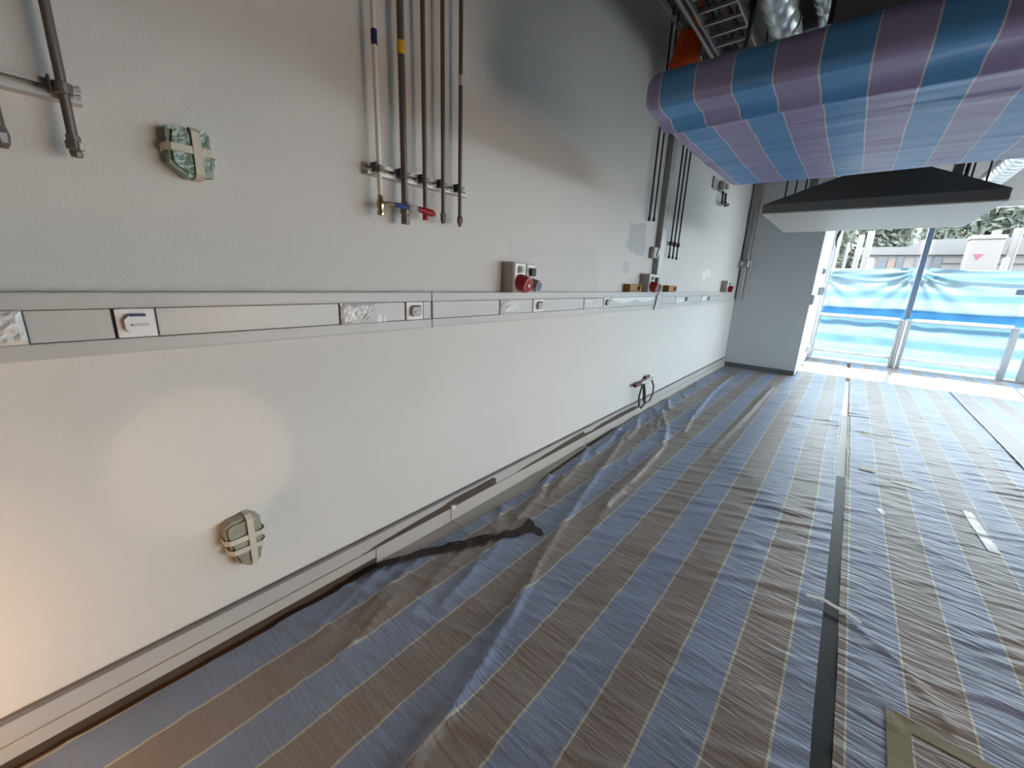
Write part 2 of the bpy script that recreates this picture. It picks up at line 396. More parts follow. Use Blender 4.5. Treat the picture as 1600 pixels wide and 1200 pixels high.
# left skirting: backing board, dark top edge, lower boards, torn places showing dark adhesive
sk = sroot('baseboard_left', 'pale grey skirting along the white wall with torn dark places')
obj('backing_board', box(B(), 0.0, 0.014, -2.5, 8.14, 0.0, 0.160, 0.001), 'skirt', sk)
obj('top_edge', box(B(), 0.0, 0.020, -2.5, 8.14, 0.156, 0.170, 0.002), 'skirt_top', sk)
for a, b, z0 in ((-2.5, 0.93, .040), (0.932, 1.425, 0.0), (1.428, 3.02, 0.0), (3.023, 5.6, 0.0), (5.603, 8.14, 0.0)):
    obj('lower_board', box(B(), 0.014, 0.024, a, b, z0, 0.088, 0.002), 'skirt_low', sk)
obj('foot_gap', box(B(), 0.0, 0.018, -2.5, 8.14, 0.0, 0.042), 'adhesive', sk)
def jag(pts, seed):
    out = []; r = random.Random(seed)
    for (a, b), (c, d) in zip(pts, pts[1:]):
        for k in range(4): out.append((a + (c - a) * k / 4, b + (d - b) * k / 4 + (r.uniform(-.002, .002) if k else 0)))
    out.append(pts[-1]); return out
obj('exposed_adhesive', prism(B(), jag([(0.86, .0885), (1.0, .104), (1.135, .113), (1.36, .122), (1.45, .136), (1.80, .142), (1.825, .128), (1.83, .0885)], 1), 'x', 0.0142, 0.0165), 'adhesive', sk)
obj('exposed_adhesive', prism(B(), jag([(2.05, .0885), (2.4, .112), (2.75, .130), (2.98, .138), (3.0, .112), (3.14, .104), (3.30, .124), (3.7, .134), (4.0, .130), (4.25, .0885)], 2), 'x', 0.0142, 0.0165), 'adhesive', sk)
obj('clip', box(B(), 0.014, 0.034, 1.425, 1.455, 0.080, 0.104, 0.003), 'white_pl', sk)
bf = sroot('baseboard_far', 'dark grey skirting at the foot of the grey wall')
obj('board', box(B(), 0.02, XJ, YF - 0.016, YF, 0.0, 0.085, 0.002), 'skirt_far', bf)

# ------------------------------------------------------------------ glazing
def window(n, x0, x1, label, first=False):
    w = sroot('window_%d' % n, label)
    y0, y1 = YW - 0.04, YW + 0.04
    obj('bottom_rail', box(B(), x0, x1, y0, y1, 0.175, 0.225, 0.006), 'alu', w)
    obj('threshold', box(B(), x0, x1, y0 - 0.04, y1 + 0.03, 0.0, 0.03, 0.006), 'alu', w)
    obj('kick_pane', box(B(), x0, x1, YW - 0.004, YW + 0.004, 0.05, 0.17), 'glass', w)
    obj('transom', box(B(), x0, x1, y0 - 0.03, y1, 0.915, 0.965, 0.008), 'alu', w)
    obj('transom_lip', box(B(), x0, x1, y0, y1, 0.895, 0.915), 'alu_d', w)
    obj('head_rail', box(B(), x0, x1, y0, y1, 2.87, 2.95, 0.006), 'alu', w)
    obj('lower_pane', box(B(), x0, x1, YW - 0.004, YW + 0.004, 0.235, 0.895), 'glass', w)
    obj('upper_pane', box(B(), x0, x1, YW - 0.004, YW + 0.004, 0.965, 2.87), 'glass', w)
    return w
window(1, 1.14, 2.38, 'glazed bay beside the grey wall')
w2 = window(2, 2.55, 3.80, 'middle glazed bay between two post clusters')
obj('handle_box', box(B(), 3.68, 3.86, YW - 0.09, YW - 0.041, 1.47, 1.57, 0.01), 'alu_backlit', w2)
window(3, 4.12, 5.40, 'glazed bay past the twin posts')
window(4, 5.50, 7.90, 'last glazed bay of the facade')
t1 = sroot('trim_1', 'aluminium jamb of the glazing against the grey wall')
obj('jamb', box(B(), XJ, 1.14, YW - 0.06, YW + 0.06, 0, 2.95, 0.004), 'alu', t1)
obj('bead', box(B(), 1.14, 1.16, YW - 0.03, YW + 0.03, 0.05, 2.87), 'alu_d', t1)
t2 = sroot('trim_2', 'aluminium mullion with a thick ribbed lower post')
obj('mullion', box(B(), 2.425, 2.51, YW - 0.05, YW + 0.05, 0.96, 2.95, 0.006), 'alu_backlit', t2)
for k, (a, b, d) in enumerate(((2.38, 2.415, .08), (2.42, 2.455, .05), (2.46, 2.495, .09), (2.50, 2.55, .06))):
    obj('rib', box(B(), a, b, YW - d, YW + 0.05, 0.0, 0.93, 0.005), 'alu_d' if k in (0, 3) else 'alu', t2)
t3 = sroot('trim_3', 'pair of aluminium posts below the transom')
for a, b in ((3.80, 3.88), (4.03, 4.12)):
    obj('post', box(B(), a, b, YW - 0.06, YW + 0.05, 0.0, 0.93, 0.006), 'alu_d', t3)
obj('mullion', box(B(), 3.92, 4.0, YW - 0.05, YW + 0.05, 0.96, 2.95, 0.006), 'alu_backlit', t3)
t4 = sroot('trim_4', 'aluminium mullion farther along the facade')
obj('mullion', box(B(), 5.40, 5.50, YW - 0.05, YW + 0.05, 0.0, 2.95, 0.006), 'alu_backlit', t4)

w5 = sroot('window_5', 'ribbon window in the wall opposite the trunking')
for k in range(5): obj('mullion', box(B(), XR + .05, XR + .12, 3.2 + k * 1.25 - 0.03, 3.2 + k * 1.25 + 0.03, 0.55, 2.25), 'alu', w5)
obj('pane', box(B(), XR + .08, XR + .088, 3.2, 8.2, 0.55, 2.25), 'glass', w5)

# ------------------------------------------------------------------ floor sheets
def edge_x(y):
    return np.interp(y, [-3, -0.18, 0.01, 0.28, 0.55, 0.82, 1.0, 1.4, 2.06, 2.73, 3.4, 3.98, 5.5, 8.1], [0.03, 0.036, 0.045, 0.05, 0.055, 0.06, 0.09, 0.13, 0.14, 0.10, 0.055, 0.035, 0.03, 0.03])

FOLDS1 = [([(.87, .45), (.84, .68), (.80, .85), (.73, 1.14), (.61, 1.54), (.48, 2.09), (.32, 2.86), (.16, 3.6)], .030, .017),
          ([(.46, .98), (.42, 1.30), (.30, 1.75), (.15, 2.3)], .014, .02),
          ([(.16, 4.5), (.42, 3.95), (.555, 3.45), (.606, 2.83), (.63, 2.2)], .032, .028),
          ([(.34, 7.2), (.36, 6.5), (.40, 5.6), (.50, 4.5), (.57, 4.0)], .030, .03),
          ([(.06, 5.0), (.22, 4.6)], .03, .03), ([(.05, 4.55), (.26, 4.2), (.33, 3.9)], .032, .03), ([(.06, 4.1), (.2, 3.7), (.23, 3.4)], .03, .028),
          ([(.07, 3.6), (.16, 3.2), (.18, 2.9)], .03, .03), ([(.09, 2.95), (.22, 2.5), (.26, 2.2)], .026, .025), ([(.12, 2.3), (.25, 2.0), (.3, 1.7)], .022, .022),
          ([(.14, 1.75), (.3, 1.5), (.42, 1.2)], .012, .015), ([(.2, 1.3), (.3, 1.1), (.36, .9)], .010, .012), ([(.09, .9), (.2, .7), (.28, .4)], .008, .012),
          ([(.06, 5.6), (.2, 5.25)], .02, .025), ([(.06, 6.2), (.2, 5.8)], .018, .025), ([(.70, 1.9), (.62, 2.3), (.66, 2.6)], .012, .015),
          ([(.95, 6.9), (.93, 5.0), (.90, 3.6)], .012, .03)]

_r = random.Random(17)
for _k in range(34):
    _y = _r.uniform(0.5, 6.2); _x = float(edge_x(_y)) + _r.uniform(0.02, 0.42); _l = _r.uniform(0.18, 0.5)
    FOLDS1.append(([(_x, _y), (_x - 0.10 * _l * 1.6 + _r.uniform(-.02, .02), _y + _l * .5), (_x - 0.30 * _l, _y + _l)], _r.uniform(.006, .016), _r.uniform(.008, .015)))

def sheet(name, x0f, x1, y0, y1, dx, dy, m, folds, seed, ripple, keepf=None, x0=None):
    ny = int((y1 - y0) / dy) + 1; nx = int((x1 - (x0 if x0 is not None else 0.03)) / dx) + 1
    yy = np.linspace(y0, y1, ny)[:, None] * np.ones((1, nx)); t = np.linspace(0, 1, nx)[None, :] * np.ones((ny, 1))
    lo = x0f(yy) if x0 is None else np.full(yy.shape, x0) + 0.006 * (vnoise(yy * 2.3, yy * 0, seed) - .5)
    hi = x1 + 0.008 * (vnoise(yy * 1.9, yy * 0 + 5, seed + 1) - .5)
    X = lo + (hi - lo) * t; Y = yy
    Z = np.full(X.shape, 0.006)
    for pts, a, w in folds: Z += ridge(X + 0.012 * (vnoise(X * 9, Y * 9, 9) - .5), Y, pts, a, w)
    ang = math.radians(22); U = X * math.cos(ang) + Y * math.sin(ang); V = -X * math.sin(ang) + Y * math.cos(ang)
    r = vnoise(U * 5, V * 24, seed + 2); Z += ripple * np.clip(r - 0.45, 0, 1) * (0.4 + 1.2 * vnoise(X * 2, Y * 1.3, seed + 3))
    Z += 0.004 * vnoise(X * 3, Y * 2.2, seed + 4)
    P = np.stack((X, Y, Z), -1)
    UV = np.stack((X + 0.010 * (vnoise(X * 1.2, Y * 0.9, seed + 6) - .5) + 0.35 * (Z - 0.008), Y), -1)
    keep = None if keepf is None else keepf(X, Y)
    SHEETS.append((X, Y, Z, float(X.max()), y0, dy))
    return grid_mesh(name, P, UV, m, keep)

SHEETS = []
def sheet_z(x, y):
    """height of the topmost floor sheet below a point"""
    best = 0.0
    for X, Y, Z, xm, y0, dy in SHEETS:
        j = int(round((y - Y[0, 0]) / (Y[1, 0] - Y[0, 0])))
        if 0 <= j < X.shape[0] and X[j, 0] <= x <= X[j, -1]:
            i = int(np.searchsorted(X[j], x)); i = min(max(i, 0), X.shape[1] - 1)
            best = max(best, float(Z[max(0, j - 1):j + 2, max(0, i - 1):i + 2].max()))
    return best

s1 = sheet('floor_sheet', edge_x, 1.772, -2.0, 10.60, 0.016, 0.0125, 'tarp1', FOLDS1, 11, 0.014, lambda X, Y: (Y < YF - 0.03) | (X > XJ + 0.02))
tag(s1, 'blue and brown striped floor sheet rumpled against the white wall', 'tarpaulin', 'striped sheets covering the floor')
FOLDS2 = [([(1.84, 2.13), (2.03, 1.95), (2.13, 1.75)], .010, .012), ([(1.95, 3.3), (2.2, 3.1), (2.4, 2.9)], .006, .02)]
s2 = sheet('floor_sheet', None, 3.03, -1.5, 10.62, 0.02, 0.0125, 'tarp2', FOLDS2, 21, 0.016, None, x0=1.828)
tag(s2, 'heavily creased striped floor sheet beside the black strip', 'tarpaulin', 'striped sheets covering the floor')
s3 = sheet('floor_sheet', None, 7.9, -1.5, 10.62, 0.06, 0.03, 'tarp3', [([(3.04, 10.6), (3.03, -1.5)], .006, .03)], 31, 0.010, None, x0=3.0)
for v in s3.data.vertices: v.co.z += 0.010
tag(s3, 'striped floor sheet past the long seam towards the posts', 'tarpaulin', 'striped sheets covering the floor')

def flat_strip(name, pts, w, z, th, m, seed=0, label=None, cat=None, group=None, wob=0.15, fine_step=0.03):
    """thin strip following a path on the floor; z None drapes it over the sheets"""
    r = random.Random(seed); P = [Vector((a, b, 0)) for a, b in pts]; fine = []
    for a, b in zip(P, P[1:]):
        n = max(2, int((b - a).length / fine_step))
        for k in range(n): fine.append(a.lerp(b, k / n))
    fine.append(P[-1])
    nw = 4; bm = B(); rows = []; z00 = None; lw = rw = 1.0
    for i, p in enumerate(fine):
        d = (fine[min(i + 1, len(fine) - 1)] - fine[max(i - 1, 0)]).normalized(); nrm = Vector((-d.y, d.x, 0))
        lw = 0.6 * lw + 0.4 * (1 + r.uniform(-wob, wob) * 2); rw = 0.6 * rw + 0.4 * (1 + r.uniform(-wob, wob) * 2)
        row = []
        for k in range(nw + 1):
            t = -1 + 2 * k / nw; q = p + nrm * (w / 2) * t * (lw if t > 0 else rw)
            zz = z if z is not None else sheet_z(q.x, q.y) + (0.004 if m == 'ribbon' else 0.0012)
            if z00 is None: z00 = zz
            row.append((bm.verts.new((q.x, q.y, zz)), bm.verts.new((q.x, q.y, zz + th))))
        rows.append(row)
    for a, b in zip(rows, rows[1:]):
        for k in range(nw):
            bm.faces.new((a[k][1], a[k + 1][1], b[k + 1][1], b[k][1])); bm.faces.new((a[k][0], b[k][0], b[k + 1][0], a[k + 1][0]))
        bm.faces.new((a[0][0], a[0][1], b[0][1], b[0][0])); bm.faces.new((a[nw][0], b[nw][0], b[nw][1], a[nw][1]))
    for row in (rows[0], rows[-1]):
        for k in range(nw): bm.faces.new((row[k][0], row[k][1], row[k + 1][1], row[k + 1][0]))
    o = obj(name, bm, m)
    rebase(o, (pts[0][0], pts[0][1], z00))
    if label: tag(o, label, cat, group)
    return o

# pale board strips lying between skirting and sheet
for (pts_, lab_) in (([(.026, .945), (.055, .96), (.115, 1.06), (.150, 1.40), (.150, 1.425), (.026, 1.425)], 'short beige board strip on the floor where the sheet pulls away'),
                     ([(.026, 1.43), (.150, 1.43), (.160, 1.75), (.150, 2.05), (.085, 2.35), (.055, 3.0), (.026, 3.02)], 'longer beige board strip on the floor, narrowing along the skirting')):
    bm = B(); prism(bm, pts_, 'z', 0.0005, 0.005); o = obj('board_strip', bm, 'skirt_low'); rebase(o, (.026, pts_[0][1], 0.0005)); tag(o, lab_, 'board strip', 'beige strips along the skirting')
flat_strip('rubber_strip', [(1.80, -1.5), (1.80, 3.9)], 0.075, 0.0015, 0.004, 'black', 1, 'black strip running between two striped floor sheets', 'strip', wob=0.02)
flat_strip('sheet_tape', [(1.80, 3.9), (1.80, 6.0)], 0.10, None, 0.0012, 'tape', 2, 'beige tape joining sheets where the black strip ends', 'tape', 'tape on the floor sheets', wob=0.05)
flat_strip('sheet_tape', [(1.79, 6.0), (1.79, 8.4)], 0.06, None, 0.0012, 'channel', 3, 'narrow grey tape on the sheet joint towards the window', 'tape', 'tape on the floor sheets', wob=0.05)
rbm = flat_strip('brown_ribbon', [(0.035, 0.80), (0.060, 0.93), (0.115, 1.08), (0.21, 1.25), (0.31, 1.44), (0.40, 1.60), (0.415, 1.66)], 0.060, None, 0.002, 'ribbon', 5,
           'dark brown torn strip trailing from the skirting over the rumpled sheet', 'strip', wob=0.25)
bm = B(); prism(bm, [(.355, 1.745), (.392, 1.745), (.43, 1.715), (.475, 1.715), (.515, 1.68), (.49, 1.655), (.45, 1.672), (.41, 1.63), (.375, 1.65)], 'z', 0.0, 0.004)
for v in bm.verts: v.co.z += sheet_z(v.co.x, v.co.y) + 0.002
obj('torn_end', bm, 'ribbon', rbm)
flat_strip('plastic_ribbon', [(1.70, 2.14), (1.76, 2.16), (1.80, 2.14), (1.86, 2.13), (1.90, 2.10)], 0.024, 0.024, 0.0015, 'white_pl', 8, 'white plastic ribbon lying across the black strip', 'ribbon', wob=0.3)
flat_strip('paper_scrap', [(2.01, 3.46), (2.03, 3.38)], 0.03, None, 0.001, 'white_pl', 9, 'small white paper scrap on the creased sheet', 'paper')
G = 'tape on the floor sheets'
flat_strip('sheet_tape', [(1.995, 1.70), (1.985, 1.35)], 0.062, None, 0.0012, 'olive', 10, 'olive tape length running down the creased sheet', 'tape', G, wob=0.03)
flat_strip('sheet_tape', [(2.02, 1.665), (2.25, 1.66)], 0.045, None, 0.0012, 'olive', 11, 'olive tape length laid crosswise, meeting the other olive piece', 'tape', G, wob=0.03)
for k, (x, y, l, lab) in enumerate(((1.93, 5.33, .12, 'faded tan tape piece beside the joint, farther from the viewer'), (2.14, 5.25, .16, 'faded tan tape piece level with another, closer to the long seam'),
                                    (1.92, 4.22, .10, 'small tan tape square on the sheet beside the beige joint tape'), (2.10, 4.10, .18, 'tan tape piece a hand from the small tan square'))):
    flat_strip('sheet_tape', [(x, y), (x + l, y - 0.02)], 0.10, None, 0.0012, 'tape' if k > 1 else 'olive', 20 + k, lab, 'tape', G, wob=0.06)
flat_strip('sheet_tape', [(2.47, 3.85), (2.50, 3.30)], 0.05, None, 0.0012, 'channel', 31, 'grey tape length on the creased sheet by the frame edge', 'tape', G, wob=0.06)

# ------------------------------------------------------------------ dado trunking
def trunking(label, y0, y1, items, loc):
    t = thing('cable_trunking', label, 'trunking', loc, 'lengths of wall trunking')
    obj('back_plate', box(B(), 0.0, 0.040, y0, y1, 1.164, 1.329), 'trunk', t)
    obj('upper_rail', box(B(), 0.0, 0.060, y0, y1, 1.287, 1.330, 0.006, 2), 'trunk', t)
    obj('lower_rail', box(B(), 0.0, 0.060, y0, y1, 1.162, 1.204, 0.006, 2), 'trunk', t)
    cur = y0
    def cover(a, b):
        if b - a > 0.02: obj('cover_panel', box(B(), 0.0402, 0.0575, a + 0.004, b - 0.002, 1.2055, 1.2855, 0.0015), 'cover', t)
    for kind, a, b in items:
        cover(cur, a)
        obj('groove', box(B(), 0.0402, 0.050, a - 0.002, a + 0.004, 1.2050, 1.2860), 'dark', t)
        if kind == 'socket':
            s = obj('socket_plate', box(B(), 0.0402, 0.0600, a + 0.005, b, 1.2055, 1.2855, 0.002), 'white_pl', t)
            cy = (a + b) / 2 + 0.002; hw = min(0.026, (b - a) * 0.30)
            pr = [(cy - hw, 1.232), (cy - hw, 1.256), (cy - hw * .55, 1.270), (cy + hw * .75, 1.270), (cy + hw, 1.256), (cy + hw, 1.232), (cy + hw * .6, 1.222), (cy - hw * .6, 1.222)]
            obj('socket_flap', prism(B(), pr, 'x', 0.0602, 0.078), 'grey_pl' if y0 > 0.9 or a > 0.9 else 'white_pl', s)
            obj('slot', box(B(), 0.0605, 0.0815, cy - hw * .55, cy + hw * .75, 1.2655, 1.2715), 'navy', s)
            obj('flap_step', box(B(), 0.0605, 0.084, cy - hw * .45, cy + hw * .9, 1.2385, 1.2455), 'cover', s)
        elif kind == 'wrapped':
            s = obj('socket_plate', box(B(), 0.0402, 0.0590, a + 0.005, b, 1.2055, 1.2855, 0.002), 'white_pl', t)
            ny_, nz_ = 15, 9; bmw = B(); g = []
            for i in range(ny_):
                row = []
                for j in range(nz_):
                    yv = a + 0.004 + (b - a - 0.002) * i / (ny_ - 1); zv = 1.2045 + 0.082 * j / (nz_ - 1)
                    e = 0 if i in (0, ny_ - 1) or j in (0, nz_ - 1) else 1
                    row.append(bmw.verts.new((0.0605 + e * (0.004 + 0.013 * abs(mnoise.noise(Vector((yv * 55, zv * 60, 1))))), yv, zv)))
                g.append(row)
            for i in range(ny_ - 1):
                for j in range(nz_ - 1): bmw.faces.new((g[i][j], g[i + 1][j], g[i + 1][j + 1], g[i][j + 1]))
            obj('plastic_wrap', bmw, 'film', s)
        cur = b
    cover(cur, y1)
    return t

tA = trunking('grey white trunking length with a shuttered outlet at the warm lit end', -1.6, 1.268,
         [('wrapped', -0.15, 0.004), ('socket', 0.163, 0.252), ('wrapped', 0.808, 0.958), ('socket', 1.118, 1.217)], (0, -0.2, 1.162))
for a, b in ((0.975, 0.995), (1.005, 1.018)): obj('tape_bit', box(B(), 0.0576, 0.0584, a, b, 1.204, 1.235), 'film', tA)
tB = trunking('grey white trunking length below the red capped socket boxes', 1.272, 4.16,
         [('wrapped', 1.762, 1.923), ('socket', 2.078, 2.20), ('wrapped', 2.72, 2.898), ('socket', 3.035, 3.14)], (0, 2.7, 1.162))
pts = [(3.20, 1.284)] + [(3.20 + 0.95 * k / 40, 1.262 - 0.024 * abs(math.sin(math.pi * (k / 40) * 2.0)) ** 1.3) for k in range(41)] + [(4.15, 1.284)]
obj('film_strip', prism(B(), pts, 'x', 0.0577, 0.0586), 'white_pl', tB)
trunking('far trunking length between the grey vertical channel and the corner', 4.36, 7.80,
         [('wrapped', 4.80, 5.07), ('socket', 5.12, 5.20), ('wrapped', 5.80, 6.07), ('socket', 6.12, 6.20), ('wrapped', 6.63, 6.85)], (0, 6.0, 1.162))

# ------------------------------------------------------------------ socket boxes standing on the trunking
def cee(label, y0, w, loc, twin=True):
    t = thing('socket_box', label, 'socket box', loc, 'red capped industrial socket boxes')
    z0, z1 = 1.331, 1.500
    w1 = w * 0.53 if twin else w
    a = obj('enclosure', box(B(), 0.0, 0.090, y0, y0 + w1, z0, z1, 0.006, 2), 'box_pl', t)
    yc = y0 + w1 / 2
    obj('front_plate', box(B(), 0.0902, 0.096, y0 + 0.006, y0 + w1 - 0.006, z0 + 0.008, z1 - 0.006, 0.003), 'white_pl', a)
    sw = obj('switch', prism(B(), [(yc - .020, z1 - .060), (yc - .022, z1 - .035), (yc - .012, z1 - .022), (yc + .012, z1 - .022), (yc + .022, z1 - .035), (yc + .020, z1 - .060)], 'x', 0.0962, 0.106), 'grey_pl', t)
    obj('toggle', box(B(), 0.1062, 0.114, yc - 0.008, yc + 0.008, z1 - .055, z1 - .028, 0.002), 'tape', sw)
    ax = Vector((1, 0.12, -0.28)).normalized(); p0 = Vector((0.088, yc, z0 + 0.058))
    cap = obj('red_cap', lathe(B(), p0, ax, ((0, 0.047), (0.035, 0.049), (0.062, 0.046), (0.064, 0.040)), 22), 'red', t, True)
    obj('cap_ring', lathe(B(), p0 + ax * 0.0642, ax, ((0, 0.044), (0.004, 0.044), (0.005, 0.038)), 22), 'pink', cap, True)
    obj('cap_face', lathe(B(), p0 + ax * 0.0695, ax, ((0, 0.036), (0.002, 0.034)), 22), 'red', cap)
    u, v = frame_of(ax); q = p0 + ax * 0.0722; bmq = B()
    lathe(bmq, q, ax, ((0, 0.013), (0.0015, 0.013)), 4); obj('cap_label', bmq, 'white_pl', cap)
    if twin:
        y2 = y0 + w1 + 0.008; w2 = w - w1 - 0.008; y2c = y2 + w2 / 2
        b = obj('enclosure', box(B(), 0.0, 0.082, y2, y2 + w2, z0, z1 - 0.002, 0.006, 2), 'box_pl', t)
        obj('front_plate', box(B(), 0.0822, 0.088, y2 + 0.004, y2 + w2 - 0.003, z0 + 0.008, z1 - 0.008, 0.003), 'trunk', b)
        obj('name_strip', box(B(), 0.0882, 0.090, y2 + 0.010, y2 + w2 - 0.012, z1 - 0.026, z1 - 0.012), 'white_pl', b)
        obj('black_switch', box(B(), 0.0882, 0.108, y2c - 0.018, y2c + 0.030, z1 - .075, z1 - .030, 0.004), 'black', t)
        p1 = Vector((0.082, y2c + 0.002, z0 + 0.052))
        g = obj('grey_socket', lathe(B(), p1, ax, ((0, 0.034), (0.045, 0.036), (0.062, 0.036), (0.064, 0.030)), 20), 'grey_pl', t, True)
        obj('socket_ring', lathe(B(), p1 + ax * 0.0642, ax, ((0, 0.035), (0.005, 0.034)), 20), 'trunk', g)
        obj('socket_face', lathe(B(), p1 + ax * 0.0695, ax, ((0, 0.025), (0.003, 0.022)), 20), 'slate', g)
    return t
cee('twin socket box with a large red cap, alone on the trunking', 1.835, 0.215, (0.045, 1.94, 1.33))
cee('twin red capped socket box tucked against the vertical grey channel', 3.85, 0.235, (0.045, 3.96, 1.33))
cee('small socket box with one red cap by the far corner', 7.00, 0.17, (0.045, 7.08, 1.33), False)

def tanbox(label, y0, y1, loc):
    t = thing('junction_box', label, 'box', loc, 'tan boxes on the trunking')
    obj('body', box(B(), 0.002, 0.060, y0, y1, 1.331, 1.400, 0.008, 2), 'tan', t)
    obj('lid', box(B(), 0.0605, 0.068, y0 + 0.006, y1 - 0.006, 1.337, 1.394, 0.003), 'tan', t)
    obj('spout', cyl(B(), (0.068, y1 - 0.07, 1.365), (0.082, y1 - 0.065, 1.363), 0.022, 12), 'tan', t)
tanbox('tan junction box in front of the twin red capped socket box', 3.50, 3.76, (0.03, 3.63, 1.33))
tanbox('tan junction box past the vertical grey channel', 4.49, 4.75, (0.03, 4.62, 1.33))

# ------------------------------------------------------------------ pipes on the white wall
def strut(label, y0, y1, z, pipes, loc, h=0.042):
    t = thing('mounting_rail', label, 'rail', loc, 'galvanised pipe rails')
    bm = B(); box(bm, 0.0, 0.006, y0, y1, z - h / 2, z + h / 2); box(bm, 0.006, 0.038, y0, y1, z + h / 2 - 0.005, z + h / 2); box(bm, 0.006, 0.038, y0, y1, z - h / 2, z - h / 2 + 0.005)
    box(bm, 0.034, 0.038, y0, y1, z + h / 2 - 0.014, z + h / 2 - 0.005); box(bm, 0.034, 0.038, y0, y1, z - h / 2 + 0.005, z - h / 2 + 0.014)
    obj('channel', bm, 'galv', t)
    for y, r in pipes:
        c = obj('clamp', lathe(B(), (0.062, y, z - 0.014), (0, 0, 1), ((0, r + 0.001), (0.002, r + 0.004), (0.024, r + 0.004), (0.026, r + 0.001)), 14), 'steel', t)
        obj('clamp_ear', box(B(), 0.040, 0.072, y - r - 0.011, y - r - 0.006, z - 0.013, z + 0.020, 0.001), 'darkpipe', c)
        obj('bolt', lathe(B(), (0.062, y + r + 0.006, z + 0.004), (0.3, 1, 0.2), ((0, 0.007), (0.012, 0.007), (0.013, 0.004)), 6), 'galv', c)
        obj('bolt', lathe(B(), (0.070, y + r + 0.006, z - 0.014), (0.3, 1, 0.1), ((0, 0.006), (0.010, 0.006)), 6), 'galv', c)
    return t
GP = 'pipes dropping down the white wall'
def pipe(label, y, z0, r, m, group=GP, x=0.062, ztop=ZC - 0.005, n=12):
    t = thing('wall_pipe', label, 'pipe', (x, y, z0), group)
    obj('tube', cyl(B(), (x, y, z0), (x, y, ztop), r, n), m, t, True)
    return t
strut('galvanised rail carrying five pipes with the red and blue valves', 0.975, 1.52, 1.808, [(1.01, .009), (1.128, .014), (1.236, .010), (1.340, .010), (1.445, .010)], (0, 1.25, 1.79))
p = pipe('thin white pipe with a blue lever valve at its foot', 1.010, 1.70, 0.009, 'whitepipe')
vb = obj('valve_body', lathe(B(), (0.062, 1.010, 1.635), (0, 0, 1), ((0, .014), (.012, .016), (.022, .012), (.035, .016), (.052, .016), (.06, .011), (.075, .010)), 12), 'brass', p, True)
obj('lever_arm', tube(B(), [(0.076, 1.010, 1.682), (0.088, 1.030, 1.682), (0.094, 1.06, 1.680)], 0.006, 8), 'brass', vb)
obj('lever_grip', tube(B(), [(0.093, 1.055, 1.680), (0.096, 1.085, 1.679), (0.098, 1.117, 1.678)], [.009, .010, .009], 8), 'bluep', vb)
obj('blue_band', cyl(B(), (0.062, 1.010, 2.222), (0.062, 1.010, 2.27), 0.0115, 12), 'navy', p)
p = pipe('thickest steel pipe of the five with a red lever valve', 1.128, 1.70, 0.014, 'steel')
vb = obj('valve_body', lathe(B(), (0.062, 1.128, 1.615), (0, 0, 1), ((0, .018), (.03, .018), (.032, .015), (.046, .020), (.07, .020), (.075, .016), (.092, .016)), 12), 'steel', p, True)
obj('lever_arm', tube(B(), [(0.080, 1.128, 1.690), (0.096, 1.140, 1.684), (0.104, 1.170, 1.678)], 0.007, 8), 'galv', vb)
obj('lever_grip', tube(B(), [(0.104, 1.165, 1.679), (0.106, 1.19, 1.676), (0.107, 1.235, 1.670), (0.107, 1.252, 1.668)], [.010, .014, .015, .009], 10), 'red', vb)
obj('yellow_band', cyl(B(), (0.062, 1.128, 2.235), (0.062, 1.128, 2.28), 0.0155, 12), 'yellow', p)
p = pipe('steel pipe behind the red valve lever, third of the five', 1.236, 1.665, 0.010, 'steel')
obj('end_cap', cyl(B(), (0.062, 1.236, 1.645), (0.062, 1.236, 1.67), 0.013, 10), 'red', p)
p = pipe('steel pipe with a narrow end nut, fourth of the five', 1.340, 1.68, 0.0095, 'steel')
obj('end_nut', lathe(B(), (0.062, 1.340, 1.643), (0, 0, 1), ((0, .010), (.012, .010), (.015, .013), (.045, .013), (.048, .010)), 8), 'steel', p)
p = pipe('steel pipe with a pointed end plug, outermost of the five past the lever', 1.445, 1.68, 0.0095, 'steel')
obj('end_plug', lathe(B(), (0.062, 1.445, 1.640), (0, 0, 1), ((0, .005), (.010, .009), (.015, .009), (.018, .014), (.038, .014), (.050, .010)), 8), 'steel', p)
obj('silver_sleeve', cyl(B(), (0.062, 1.445, 2.235), (0.062, 1.445, 2.275), 0.0108, 12), 'galv', p)
strut('galvanised rail above the trunking at the warm lit edge', -0.6, 0.193, 1.803, [(0.160, .013)], (0, 0.0, 1.79), 0.040)
p = pipe('steel pipe over the upper wrapped box with a toothed end nut', 0.160, 1.700, 0.010, 'steel')
nb = B(); lathe(nb, (0.062, 0.160, 1.655), (0, 0, 1), ((0, .010), (.010, .012), (.014, .011), (.018, .016), (.034, .016), (.036, .013), (.048, .013)), 8)
obj('end_nut', nb, 'steel', p)
obj('clip_tab', box(B(), 0.066, 0.080, 0.165, 0.176, 1.670, 1.688, 0.002), 'galv', p)
p = pipe('steel pipe cut by the picture edge, only its end nut showing', 0.043, 1.690, 0.012, 'steel')
obj('end_nut', lathe(B(), (0.062, 0.043, 1.648), (0, 0, 1), ((0, .009), (.010, .014), (.030, .016), (.044, .013)), 8), 'steel', p)

